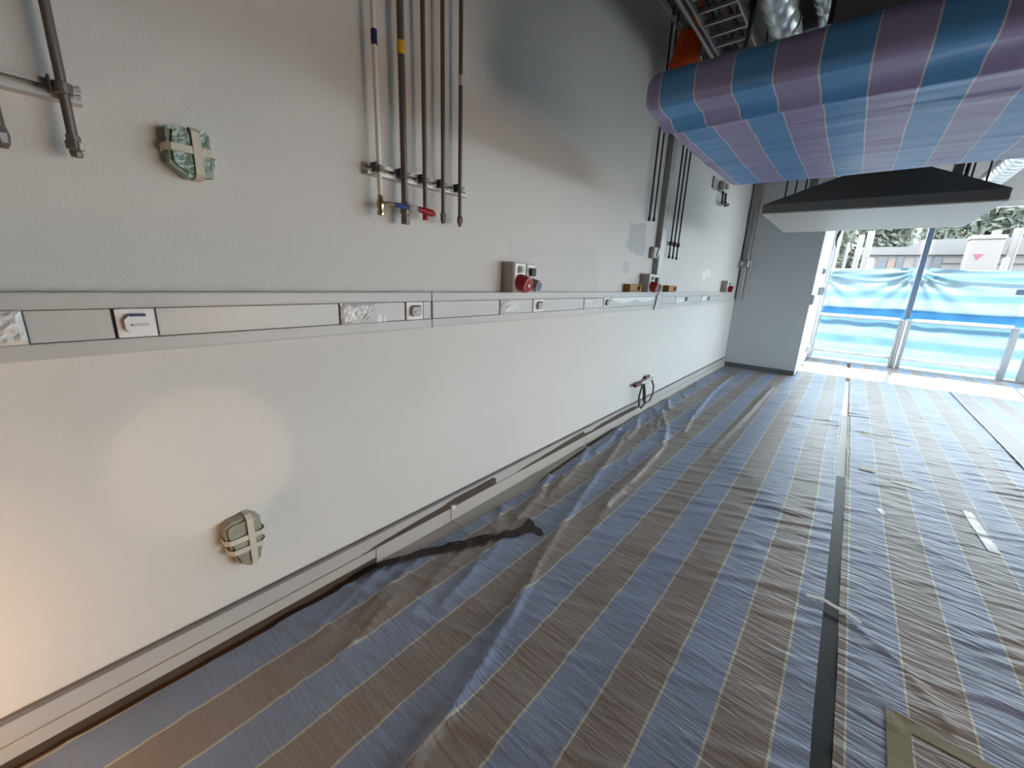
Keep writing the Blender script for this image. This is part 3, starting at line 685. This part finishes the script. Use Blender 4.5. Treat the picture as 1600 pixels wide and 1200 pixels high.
GT = 'thin dark pipes by the vertical channel'
for k, (y, z, lab) in enumerate(((3.835, 1.995, 'thin dark pipe, farther from the vertical channel of the pair'), (3.945, 2.005, 'thin dark pipe, nearer the vertical channel of the pair'))):
    p = pipe(lab, y, z, 0.0085, 'darkpipe', GT, 0.03); obj('end_nut', cyl(B(), (0.03, y, z - 0.03), (0.03, y, z + 0.005), 0.013, 8), 'darkpipe', p)
for k, (y, lab) in enumerate(((4.478, 'thin dark pipe with a stop valve, next to the vertical channel'), (4.59, 'thin dark valve pipe, middle of the three'), (4.71, 'thin dark valve pipe, farthest from the vertical channel of three'))):
    p = pipe(lab, y, 1.70, 0.0085, 'darkpipe', GT, 0.03)
    obj('stop_valve', lathe(B(), (0.03, y, 1.80), (0, 0, 1), ((0, .009), (.012, .022), (.040, .022), (.052, .009)), 10), 'darkpipe', p)
    obj('end_nut', lathe(B(), (0.03, y, 1.675), (0, 0, 1), ((0, .010), (.012, .015), (.028, .010)), 8), 'darkpipe', p)

# vertical channel with its switch box and lead
t = thing('cable_channel', 'grey vertical metal channel dropping to the trunking', 'channel', (0, 4.2, 1.16))
obj('upper_channel', box(B(), 0.002, 0.055, 4.135, 4.250, 1.345, ZC - 0.004, 0.004), 'channel', t)
obj('lower_cover', box(B(), 0.002, 0.062, 4.17, 4.35, 1.160, 1.340, 0.006), 'trunk', t)
t = thing('switch_box', 'small grey switch box beside the vertical channel', 'switch', (0, 4.07, 1.65))
obj('body', box(B(), 0.0, 0.05, 4.00, 4.13, 1.650, 1.755, 0.008), 'grey_pl', t)
obj('rocker', prism(B(), [(4.06, 1.66), (4.075, 1.70), (4.105, 1.745), (4.125, 1.745), (4.12, 1.70), (4.08, 1.66)], 'x', 0.0502, 0.062), 'tape', t)
o = obj('lead', tube(B(), [(0.115, 4.10, 1.342), (0.10, 4.125, 1.33), (0.075, 4.155, 1.29), (0.072, 4.15, 1.23), (0.070, 4.13, 1.170), (0.068, 4.12, 1.155)], 0.005, 8), 'black')
rebase(o, (0.07, 4.13, 1.155)); tag(o, 'short black lead hanging over the trunking end', 'cable')

# box and valve cluster under the wrapped hood's far end
t = thing('valve_box', 'grey wall box high up beyond the three thin pipes', 'box', (0, 5.95, 2.55))
obj('plate', box(B(), 0.0, 0.02, 5.72, 5.90, 2.58, 2.72, 0.004), 'channel', t)
obj('manifold', box(B(), 0.0, 0.07, 6.02, 6.30, 2.60, 2.72, 0.012), 'trunk', t)
obj('boss', cyl(B(), (0.07, 6.10, 2.66), (0.10, 6.10, 2.66), 0.035, 12), 'brass', t)
for y in (6.10, 6.24):
    s = obj('outlet_pipe', tube(B(), [(0.05, y, 2.60), (0.055, y, 2.50), (0.06, y + 0.01, 2.44)], 0.014, 8), 'darkpipe', t)
    obj('outlet_handle', tube(B(), [(0.06, y - 0.03, 2.47), (0.07, y + 0.02, 2.455), (0.08, y + 0.09, 2.475)], 0.016, 8), 'darkpipe', s)

# conduit in the far corner
t = thing('corner_conduit', 'grey conduit climbing the corner to the grey wall', 'conduit', (0.06, 8.05, 1.2))
obj('upper_channel', box(B(), 0.02, 0.12, 8.03, 8.135, 1.86, ZC - 0.004, 0.006), 'channel', t)
obj('side_strip', box(B(), 0.122, 0.165, 8.08, 8.135, 1.20, ZC - 0.004, 0.003), 'trunk', t)
obj('lower_channel', box(B(), 0.03, 0.11, 8.06, 8.135, 1.20, 1.74, 0.006), 'cover', t)
obj('coupling', box(B(), 0.006, 0.15, 7.98, 8.135, 1.74, 1.86, 0.01), 'channel', t)
obj('coupling_nut', cyl(B(), (0.045, 7.92, 1.80), (0.045, 7.98, 1.80), 0.03, 8), 'galv', t)

# ------------------------------------------------------------------ boxes wrapped in film and tape
def wrapped_box(label, prof, yc, z0, z1, depth, m, loc, straps_h, strap_v):
    t = thing('wrapped_box', label, 'wrapped box', loc, 'wall boxes wrapped in film and tape')
    bm = B(); prism(bm, prof, 'x', 0.0, depth)
    bmesh.ops.bevel(bm, geom=[e for e in bm.edges if all(v.co.x > 0.01 for v in e.verts)], offset=0.010, segments=2, affect='EDGES')
    bmesh.ops.triangulate(bm, faces=bm.faces); bmesh.ops.subdivide_edges(bm, edges=bm.edges, cuts=2, use_grid_fill=True)
    for v in bm.verts:
        if v.co.x > 0.004:
            v.co += Vector((mnoise.noise(v.co * 38), mnoise.noise(v.co * 42 + Vector((5, 0, 0))), mnoise.noise(v.co * 40 + Vector((0, 9, 0))))) * 0.004
    obj('wrapping', bm, m, t)
    ys = [p[0] for p in prof]; y0, y1 = min(ys), max(ys)
    def strap(name, path, w, along):
        bm = B(); rows = []
        for (a, b) in path:      # a: in-plane coordinate, b: x
            c = []
            for s in (-w / 2, w / 2):
                c.append(bm.verts.new((b, a, along + s) if name == 'h' else (b, along + s, a)))
            rows.append(c)
        for p, q in zip(rows, rows[1:]): bm.faces.new((p[0], p[1], q[1], q[0]))
        o = obj('tape_strap', bm, 'tape', t)
        md = o.modifiers.new('thick', 'SOLIDIFY'); md.thickness = 0.0015; md.offset = 1.0
    e = 0.0045
    for z, (a, b) in straps_h:
        strap('h', [(a - e, 0.0), (a - e, depth * .8), (a + .008, depth + e), ((a + b) / 2, depth + e + .001), (b - .008, depth + e), (b + e, depth * .8), (b + e, 0.0)], 0.020, z)
    strap('v', [(z0 - e, 0.0), (z0 - e, depth * .8), (z0 + .008, depth + e + .002), ((z0 + z1) / 2, depth + e + .003), (z1 - .008, depth + e + .002), (z1 + e, depth * .8), (z1 + e, 0.0)], 0.021, strap_v)
    return t
wrapped_box('green box in clear film and tape above the trunking', [(.345, 1.690), (.350, 1.782), (.440, 1.788), (.450, 1.775), (.455, 1.700), (.448, 1.665), (.385, 1.655)], .40, 1.66, 1.785, 0.055, 'green',
            (0, .40, 1.65), [(1.728, (.345, .455))], .413)
wrapped_box('grey green box in tape bands low on the wall near the skirting', [(.335, .455), (.336, .505), (.352, .520), (.425, .528), (.450, .510), (.455, .40), (.435, .335), (.400, .315), (.365, .345)], .395, .33, .525, 0.050, 'greyg',
            (0, .395, .315), [(.448, (.336, .456)), (.403, (.345, .455))], .413)

# low outlet with looped leads
t = thing('low_outlet', 'small low wall outlet with two looped dark leads', 'outlet', (0.03, 4.15, 0.17))
obj('bracket', tube(B(), [(0.0, 4.05, .385), (0.05, 4.05, .385), (0.06, 4.12, .388), (0.06, 4.36, .392), (0.05, 4.40, .39)], 0.014, 8), 'trunk', t)
obj('plug', cyl(B(), (0.045, 3.93, .385), (0.055, 4.06, .388), 0.020, 10), 'maroon', t)
obj('plug', cyl(B(), (0.02, 4.25, .415), (0.03, 4.35, .418), 0.016, 10), 'maroon', t)
def loop(y, w, zb, x):
    return [(x, y, .375), (x + .015, y - w * .6, .33), (x + .02, y - w, .25), (x + .018, y - w * .7, .15), (x + .015, y, zb), (x + .02, y + w * .7, .14), (x + .022, y + w * .5, .25), (x + .01, y + w * .2, .37)]
obj('lead', tube(B(), loop(4.12, .11, .105, .055), 0.0095, 8), 'cable', t, True)
obj('lead', tube(B(), [(.055, 4.37, .38), (.07, 4.42, .30), (.07, 4.42, .20), (.065, 4.36, .135), (.06, 4.28, .13), (.055, 4.2, .18), (.055, 4.16, .30), (.055, 4.13, .37)], 0.0095, 8), 'cable', t, True)

o = obj('hanging_cable', tube(B(), [(1.20, 10.60, 2.94), (1.19, 10.58, 2.62), (1.155, 10.57, 2.50), (1.14, 10.57, 2.38), (1.16, 10.58, 2.26)], [.012, .02, .03, .014, .012], 8), 'black', None, True)
rebase(o, (1.19, 10.6, 2.26)); tag(o, 'loose black cable hanging by the jamb near the grey wall', 'cable')

# ------------------------------------------------------------------ boxes on the reveal by the glazing
def reveal_box(label, y0, y1, z0, z1, d, m):
    t = thing('door_contact', label, 'contact box', (XJ, (y0 + y1) / 2, z0), 'grey boxes on the window reveal')
    obj('body', box(B(), XJ, XJ + d, y0, y1, z0, z1, 0.008, 2), m, t)
    obj('cap', box(B(), XJ + d + .0004, XJ + d + 0.012, y0 + 0.02, y1 - 0.02, z0 + 0.015, z1 - 0.015, 0.004), 'alu_d', t)
reveal_box('grey box on the reveal just above transom height', 9.5, 9.72, 1.33, 1.47, 0.085, 'alu_d')
reveal_box('grey box on the wall corner below its neighbour', 8.16, 8.34, 1.18, 1.34, 0.03, 'alu_d')
reveal_box('small grey box highest on the window reveal', 9.4, 9.55, 1.70, 1.80, 0.04, 'alu_d')
reveal_box('small pale box lowest on the window reveal', 9.6, 9.80, 0.24, 0.36, 0.05, 'trunk')

# ------------------------------------------------------------------ wrapped hood (near)
def wrapped_hood():
    x0, x1 = 0.835, 2.30
    prof = [(2.20, 2.25), (1.95, 2.215), (1.70, 2.180), (1.675, 2.165), (1.662, 2.145), (1.660, 2.10), (1.664, 2.068), (1.68, 2.052), (1.72, 2.046), (1.80, 2.044), (1.835, 2.034), (1.85, 2.020), (1.862, 2.036), (1.878, 2.022), (1.895, 2.038), (1.96, 2.040),
            (2.06, 2.036), (2.08, 2.030), (2.10, 2.038), (2.30, 2.036), (2.60, 2.036), (2.90, 2.040), (3.10, 2.046), (3.16, 2.056), (3.18, 2.09), (3.18, 2.16), (3.16, 2.18), (2.9, 2.215), (2.64, 2.25)]
    # denser profile
    pr = []
    for a, b in zip(prof, prof[1:]):
        n = max(1, int(math.dist(a, b) / 0.012))
        for k in range(n): pr.append((a[0] + (b[0] - a[0]) * k / n, a[1] + (b[1] - a[1]) * k / n))
    pr.append(prof[-1])
    nx = 110; X = np.linspace(x0, x1, nx)
    s = np.cumsum([0] + [math.dist(a, b) for a, b in zip(pr, pr[1:])])
    P = np.zeros((nx, len(pr), 3)); UV = np.zeros((nx, len(pr), 2))
    py = np.array([p_[0] for p_ in pr]); pz = np.array([p_[1] for p_ in pr])
    cy, cz = 2.42, 2.12
    for i, x in enumerate(X):
        e = min((x - x0), (x1 - x)) / 0.05
        k = 1.0 if e >= 1 else math.sqrt(max(0, 1 - (1 - e) ** 2))
        k = 0.93 + 0.07 * k
        yy = cy + (py - cy) * k; zz = cz + (pz - cz) * (0.55 + 0.45 * (k - 0.93) / 0.07)
        w = np.where(py < 1.95, 0.009, 0.003) * (vnoise(np.full(len(pr), x * 2.2), s * 26, 4) - .5) + 0.006 * (vnoise(np.full(len(pr), x * 5), s * 9, 5) - .5)
        P[i, :, 0] = x + 0.006 * (vnoise(s * 5, s * 0 + x * 6, 8) - .5); a_ = np.clip((pz - 2.045) / 0.06, 0, 1); P[i, :, 1] = yy + w * a_; P[i, :, 2] = zz + w * (1 - 0.7 * a_)
        UV[i, :, 0] = x; UV[i, :, 1] = s
    o = grid_mesh('striped_wrap', P, UV, 'hoodtarp')
    # closed ends
    bm = bmesh.new(); bm.from_mesh(o.data); bm.verts.ensure_lookup_table(); n = len(pr)
    bm.faces.new([bm.verts[j] for j in range(n)]); bm.faces.new([bm.verts[(nx - 1) * n + j] for j in range(n)][::-1]); bm.to_mesh(o.data); bm.free()
    return o
h1 = thing('wrapped_hood', 'extraction hood fully wrapped in blue striped sheeting', 'hood', (1.55, 2.42, 2.03))
w_ = wrapped_hood(); w_.parent = h1; w_.location = -Vector((1.55, 2.42, 2.03))
obj('collar', box(B(), 1.34, 1.95, 2.16, 2.70, 2.25, 3.2), 'hood_dark', h1)
for x in (1.36, 2.2):
    for y in (1.95, 2.95):
        obj('hanger_rod', cyl(B(), (x, y, 2.30), (x, y, ZC), 0.008, 8), 'darkpipe', h1)

# second hood, unwrapped
h2 = thing('steel_hood', 'dark sloped extraction hood with a pale underside before the window', 'hood', (1.56, 5.14, 2.05))
x0, x1, y0, y1 = 0.83, 2.29, 4.41, 5.88
bm = B()
ring = lambda a, b, c, d, z: [bm.verts.new(v) for v in ((a, c, z), (b, c, z), (b, d, z), (a, d, z))]
r0 = ring(x0, x1, y0, y1, 2.062); r1 = ring(x0, x1, y0, y1, 2.130); r2_ = ring(1.33, 1.90, 4.95, 5.40, 2.42); r3 = ring(1.33, 1.90, 4.95, 5.40, 2.56)
for a, b in ((r0, r1), (r1, r2_), (r2_, r3)):
    for i in range(4): bm.faces.new((a[i], a[(i + 1) % 4], b[(i + 1) % 4], b[i]))
bm.faces.new(r3); bm.faces.new(r0[::-1])
obj('canopy', bm, 'hood_dark', h2)
bm = B(); box(bm, x0 + .004, x1 - .004, y0 + .004, y1 - .004, 2.05, 2.061); obj('underside_film', bm, 'hood_under', h2)
obj('outlet_collar', box(B(), 1.36, 1.87, 4.98, 5.37, 2.56, ZC - 0.004), 'hood_dark', h2)
for x in (0.88, 0.96, 1.04, 2.16, 2.25):
    obj('hanger_rod', cyl(B(), (x, 5.15, 2.17), (x, 5.15, ZC), 0.007, 8), 'darkpipe', h2)
obj('hanger_rod', cyl(B(), (2.10, 4.9, 2.20), (2.10, 4.9, ZC), 0.013, 8), 'darkpipe', h2)
for x in (1.12, 2.05):
    obj('bracket', box(B(), x - .03, x + .03, 4.9, 4.96, 2.24, 2.50, 0.004), 'channel', h2)

# ------------------------------------------------------------------ services in the ceiling void
def duct(label, x, z, r, y0, y1, m='duct', group='silver ventilation ducts'):
    t = thing('air_duct', label, 'duct', (x, y0, z - r), group)
    n = int((y1 - y0) / 0.16); pf = []
    for k in range(n + 1):
        a = (y1 - y0) * k / n
        pf += [(a, r), (a + .012, r + .006), (a + .024, r)] if k < n else [(a, r)]
    obj('spiral_shell', lathe(B(), (x, y0, z), (0, 1, 0), pf, 24), m, t, True)
    for y in (y0 + 0.5, y0 + 1.7):
        b = obj('band', lathe(B(), (x, y, z), (0, 1, 0), ((0, r + .010), (.03, r + .010)), 24, False), 'galv', t)
        obj('hanger_rod', cyl(B(), (x, y + .015, z + r), (x, y + .015, ZC), 0.005, 6), 'darkpipe', t)
duct('wide silver duct above the wrapped hood', 0.90, 3.12, 0.085, 1.9, 4.7)
duct('slimmer silver duct beside the wide one', 1.10, 3.22, 0.05, 1.9, 4.7)
duct('pale silver duct over the steel hood towards the posts', 2.75, 2.96, 0.12, 5.2, 9.6)
t = thing('cable_ladder', 'cable ladder with rungs near the white wall', 'cable ladder', (0.55, 2.0, 3.05))
for x in (0.50, 0.74): obj('side_rail', box(B(), x - .006, x + .006, 1.9, 7.5, 3.05, 3.11), 'channel', t)
for k in range(36): obj('rung', box(B(), .506, .734, 2.0 + k * .15, 2.018 + k * .15, 3.06, 3.078), 'channel', t)
for x, y in ((0.50, 2.5), (0.74, 2.5), (0.50, 3.3), (0.74, 3.3), (0.50, 3.9), (0.74, 3.9), (0.50, 5.5), (0.74, 5.5)): obj('hanger_rod', cyl(B(), (x, y, 3.11), (x, y, ZC), 0.006, 6), 'darkpipe', t)
for k, (x, z, r, m, lab) in enumerate(((0.55, 3.095, .016, 'darkpipe', 'black cable lying in the ladder'), (0.60, 3.093, .014, 'cable', 'dark green cable lying in the ladder'), (0.66, 3.095, .016, 'maroon', 'maroon cable lying in the ladder'))):
    o = obj('ladder_cable', tube(B(), [(x + .01 * math.sin(j * 1.3 + k), 1.9 + j * .5, z + .003) for j in range(12)], r, 8), m, None, True); rebase(o, (x, 1.9, z - r)); tag(o, lab, 'cable', 'cables in the ladder')
for k, (x, z, r, lab) in enumerate(((0.16, 3.34, .012, 'thin ceiling pipe closest to the white wall'), (0.24, 3.36, .014, 'thin ceiling pipe second from the white wall'), (0.78, 3.32, .018, 'bright steel pipe between ladder and wide duct'), (0.36, 3.20, .016, 'grey pipe between the wall pipes and the ladder'))):
    t = thing('ceiling_pipe', lab, 'pipe', (x, 1.6, z), 'pipes under the ceiling'); obj('tube', cyl(B(), (x, 1.6, z), (x, 7.6, z), r, 10), 'galv', t, True)
    for y in (2.6, 4.4, 6.2): obj('hanger', cyl(B(), (x, y, z + r), (x, y, ZC), 0.005, 6), 'darkpipe', t)
t = thing('bent_conduit', 'thick black bent conduit hanging above the wrapped hood', 'conduit', (0.8, 3.1, 2.8))
obj('tube', tube(B(), [(0.785, 3.20, ZC), (0.785, 3.21, 3.2), (0.785, 3.23, 3.02), (0.77, 3.27, 2.93), (0.74, 3.34, 2.87)], 0.016, 10), 'black', t, True)
t = thing('ceiling_beam', 'dark ceiling beam above the wrapped hood', 'beam', (2.2, 4.0, 3.2))
obj('web', box(B(), 0.9, 7.9, 3.98, 4.02, 3.22, ZC), 'hood_dark', t); obj('flange', box(B(), 0.9, 7.9, 3.90, 4.10, 3.19, 3.22), 'hood_dark', t)
def bulge(label, c, rx, rz, m, n=14):
    t = thing('orange_cap', label, 'cap', (c[0], c[1], c[2] - rz), 'orange caps on ceiling pipes')
    bm = B(); lathe(bm, (c[0], c[1], c[2] - rz), (0.05, 0, 1), [(rz * 2 * k, rx * q) for k, q in ((0, .35), (.08, .75), (.25, 1.0), (.45, 1.0), (.55, .82), (.8, .78), (.97, .70), (1.0, .5))], n)
    for v in bm.verts: v.co += Vector((mnoise.noise(v.co * 9), mnoise.noise(v.co * 9 + Vector((3, 0, 0))), 0)) * 0.03
    obj('cap_body', bm, m, t, True)
    obj('neck', cyl(B(), (c[0], c[1], c[2] + rz * .9), (c[0], c[1], ZC), rx * .35, 10), 'channel', t)
bulge('large orange cap hanging by the white wall near the ladder', (0.21, 3.72, 3.12), 0.12, 0.19, 'orange')
bulge('small orange cap beyond the large one', (0.32, 3.62, 3.38), 0.05, 0.09, 'orange')

# ------------------------------------------------------------------ outside
struct('pavement', box(B(), -14, 40, YW + 0.10, 48, -0.15, -0.02), 'paving', 'pale paving outside the glazing')
struct('ground', box(B(), XR + 0.2, 40, -25, YW + 0.10, -0.15, -0.02), 'paving', 'paving beside the building')
def screen(label, x0, x1, knots, seed, z0=0.0, z1=1.92):
    nx, nz = 60, 60
    u = np.linspace(0, 1, nx)[:, None] * np.ones((1, nz)); v = np.linspace(0, 1, nz)[None, :] * np.ones((nx, 1))
    sag = 0.05 * np.sin(np.pi * u)
    X = x0 + (x1 - x0) * u; Z = z0 + (z1 - sag - z0) * v
    Yd = 0.02 * vnoise(X * 3, Z * 8, seed)
    for kx, kz in knots:
        a = np.arctan2(Z - kz, X - kx); d = np.hypot(Z - kz, X - kx); Yd += 0.05 * np.sin(a * 16) * np.exp(-d * 1.6) * np.clip(d * 4, 0, 1)
    Yd += np.where((Z > 0.93) & (Z < 1.10), -0.02, 0)
    P = np.stack((X, 11.25 + Yd, Z), -1); UV = np.stack((u, v), -1)
    o = grid_mesh('screen_sheet', P, UV, 'screen'); rebase(o, (x0, 11.25, 0))
    return tag(o, label, 'tarpaulin', 'blue screen sheets outside')
screen('pale blue screen sheet outside, next to the grey wall', 0.4, 2.50, [(2.5, 1.85), (0.95, 1.8)], 1)
screen('pale blue screen sheet outside with folds fanning from the mullion', 2.52, 4.25, [(2.5, 1.85)], 2)
screen('pale blue screen sheet outside past the twin posts', 4.27, 7.9, [(4.3, 1.85)], 3)
fe = thing('screen_fence', 'tube fence holding the blue sheets outside', 'fence', (4, 11.4, 0))
for z in (1.0, 1.86): obj('rail', cyl(B(), (0.3, 11.42, z), (8, 11.42, z), 0.024, 10), 'alu_d', fe)
for x in (0.4, 2.51, 4.26, 6.1, 7.9): obj('post', cyl(B(), (x, 11.42, -.02), (x, 11.42, 1.95), 0.03, 10), 'alu_d', fe)

# white cabinet with a red triangle
t = thing('white_cabinet', 'tall white cabinet outside bearing a red downward triangle', 'cabinet', (4.3, 18.3, 0))
obj('body', box(B(), 3.95, 4.60, 18.0, 18.6, -0.02, 3.02, 0.02), 'pale', t)
obj('top', box(B(), 3.92, 4.63, 17.97, 18.63, 3.02, 3.13, 0.02), 'pale_top', t)
obj('triangle_mark', prism(B(), [(4.07, 2.615), (4.275, 2.615), (4.165, 2.44)], 'y', 17.990, 17.999), 'sign_red', t)
# low pale building with a stepped roof
t = thing('low_building', 'low pale building with a stepped roof behind the screen', 'building', (3, 20.4, 0))
obj('body', box(B(), 1.6, 9.0, 20.0, 23.0, -0.02, 2.72), 'pale', t)
obj('roof', prism(B(), [(1.5, 2.72), (1.5, 2.98), (2.75, 2.98), (3.02, 3.20), (9.0, 3.30), (9.0, 2.72)], 'y', 19.85, 23.0), 'palegrey', t)
for k, (a, b) in enumerate(((1.75, 1.95), (2.05, 2.3), (2.55, 2.72), (3.02, 3.2), (3.3, 3.42), (3.48, 3.66))):
    obj('window', box(B(), a, b, 19.96, 20.02, 0.9, 2.66), 'bluegrey', t)
obj('door_panel', box(B(), 2.32, 2.52, 19.95, 20.02, 0.0, 2.55), 'peach', t)
obj('sill_band', box(B(), 3.7, 9.0, 19.93, 20.0, 2.46, 2.52), 'palegrey', t)
GB = 'white posts beyond the screen'
def rpost(label, x, y, r, h, m='pale'):
    t = thing('round_post', label, 'post', (x, y, 0), GB)
    obj('shaft', lathe(B(), (x, y, -.02), (0, 0, 1), ((0, r), (h - r, r), (h - r * .5, r * .87), (h - r * .15, r * .5), (h, r * .1)), 16), m, t, True)
    obj('base_plate', lathe(B(), (x, y, -.02), (0, 0, 1), ((0, r * 1.3), (.03, r * 1.3)), 16), 'palegrey', t)
rpost('round topped white post behind the sheet near the grey wall', 1.80, 15.0, 0.075, 2.34)
rpost('round topped white post beside the tall white cabinet', 4.21, 15.0, 0.06, 2.36)
def spost(label, x0, x1, y, h, m='pale'):
    t = thing('square_post', label, 'post', ((x0 + x1) / 2, y, 0), GB)
    obj('shaft', box(B(), x0, x1, y, y + 0.14, -.02, h, 0.01), m, t)
    obj('edge_strip', box(B(), x1 - .03, x1 + .004, y - .012, y - .0005, -.02, h - .03), 'pale_top', t)
spost('shorter white square post of the pair behind the sheet', 1.40, 1.54, 16.0, 3.02)
spost('taller white square post of the pair behind the sheet', 1.59, 1.75, 16.0, 3.12)
spost('broad white post next to the grey wall reveal', 0.84, 1.02, 16.0, 3.18)
spost('low cream post between the grey wall and the pair', 1.17, 1.25, 16.0, 2.8, 'palegrey')
spost('white post just behind the triangle cabinet', 4.46, 4.64, 19.0, 3.35)
spost('white post past the triangle cabinet by the frame edge', 4.88, 5.06, 19.0, 3.40)
# trees
def tree(label, x, y, h, r, seed):
    rr = random.Random(seed)
    t = thing('tree', label, 'tree', (x, y, 0), 'trees behind the low building')
    obj('trunk', lathe(B(), (x, y, -.02), (0, 0, 1), ((0, .22), (h * .3, .16), (h * .7, .07)), 10), 'bark', t)
    bm = B()
    for _ in range(9000):
        a = rr.uniform(0, 6.283); zz = rr.uniform(-1, 1); k = rr.uniform(.45, 1) ** .5; q = math.sqrt(1 - zz * zz)
        c = Vector((x + r * k * q * math.cos(a), y + r * k * q * math.sin(a), h * .62 + h * .38 * zz * k)); c += Vector((mnoise.noise(c * .6), mnoise.noise(c * .6 + Vector((4, 0, 0))), mnoise.noise(c * .7))) * .7
        u = Vector((rr.uniform(-1, 1), rr.uniform(-1, 1), rr.uniform(-1, 1))).normalized(); v = u.orthogonal().normalized(); s = rr.uniform(.14, .26)
        vs_ = [bm.verts.new(c + u * s), bm.verts.new(c + v * s * .5), bm.verts.new(c - u * s), bm.verts.new(c - v * s * .5)]; bm.faces.new(vs_)
    o = obj('crown', bm, 'leaf', t); o['kind'] = 'stuff'
for k, (x, y, h, r, lab) in enumerate(((-1.2, 29, 7.0, 2.2, 'tree half hidden by the grey wall'), (1.6, 36, 7.4, 2.3, 'green tree above the pair of square posts'), (5.6, 29, 7.0, 2.4, 'green tree above the stepped roof'),
                                       (8.8, 36, 7.6, 2.5, 'green tree behind the triangle cabinet'), (12.4, 29, 7.2, 2.5, 'green tree past the triangle cabinet'))):
    tree(lab, x, y, h, r, 40 + k)
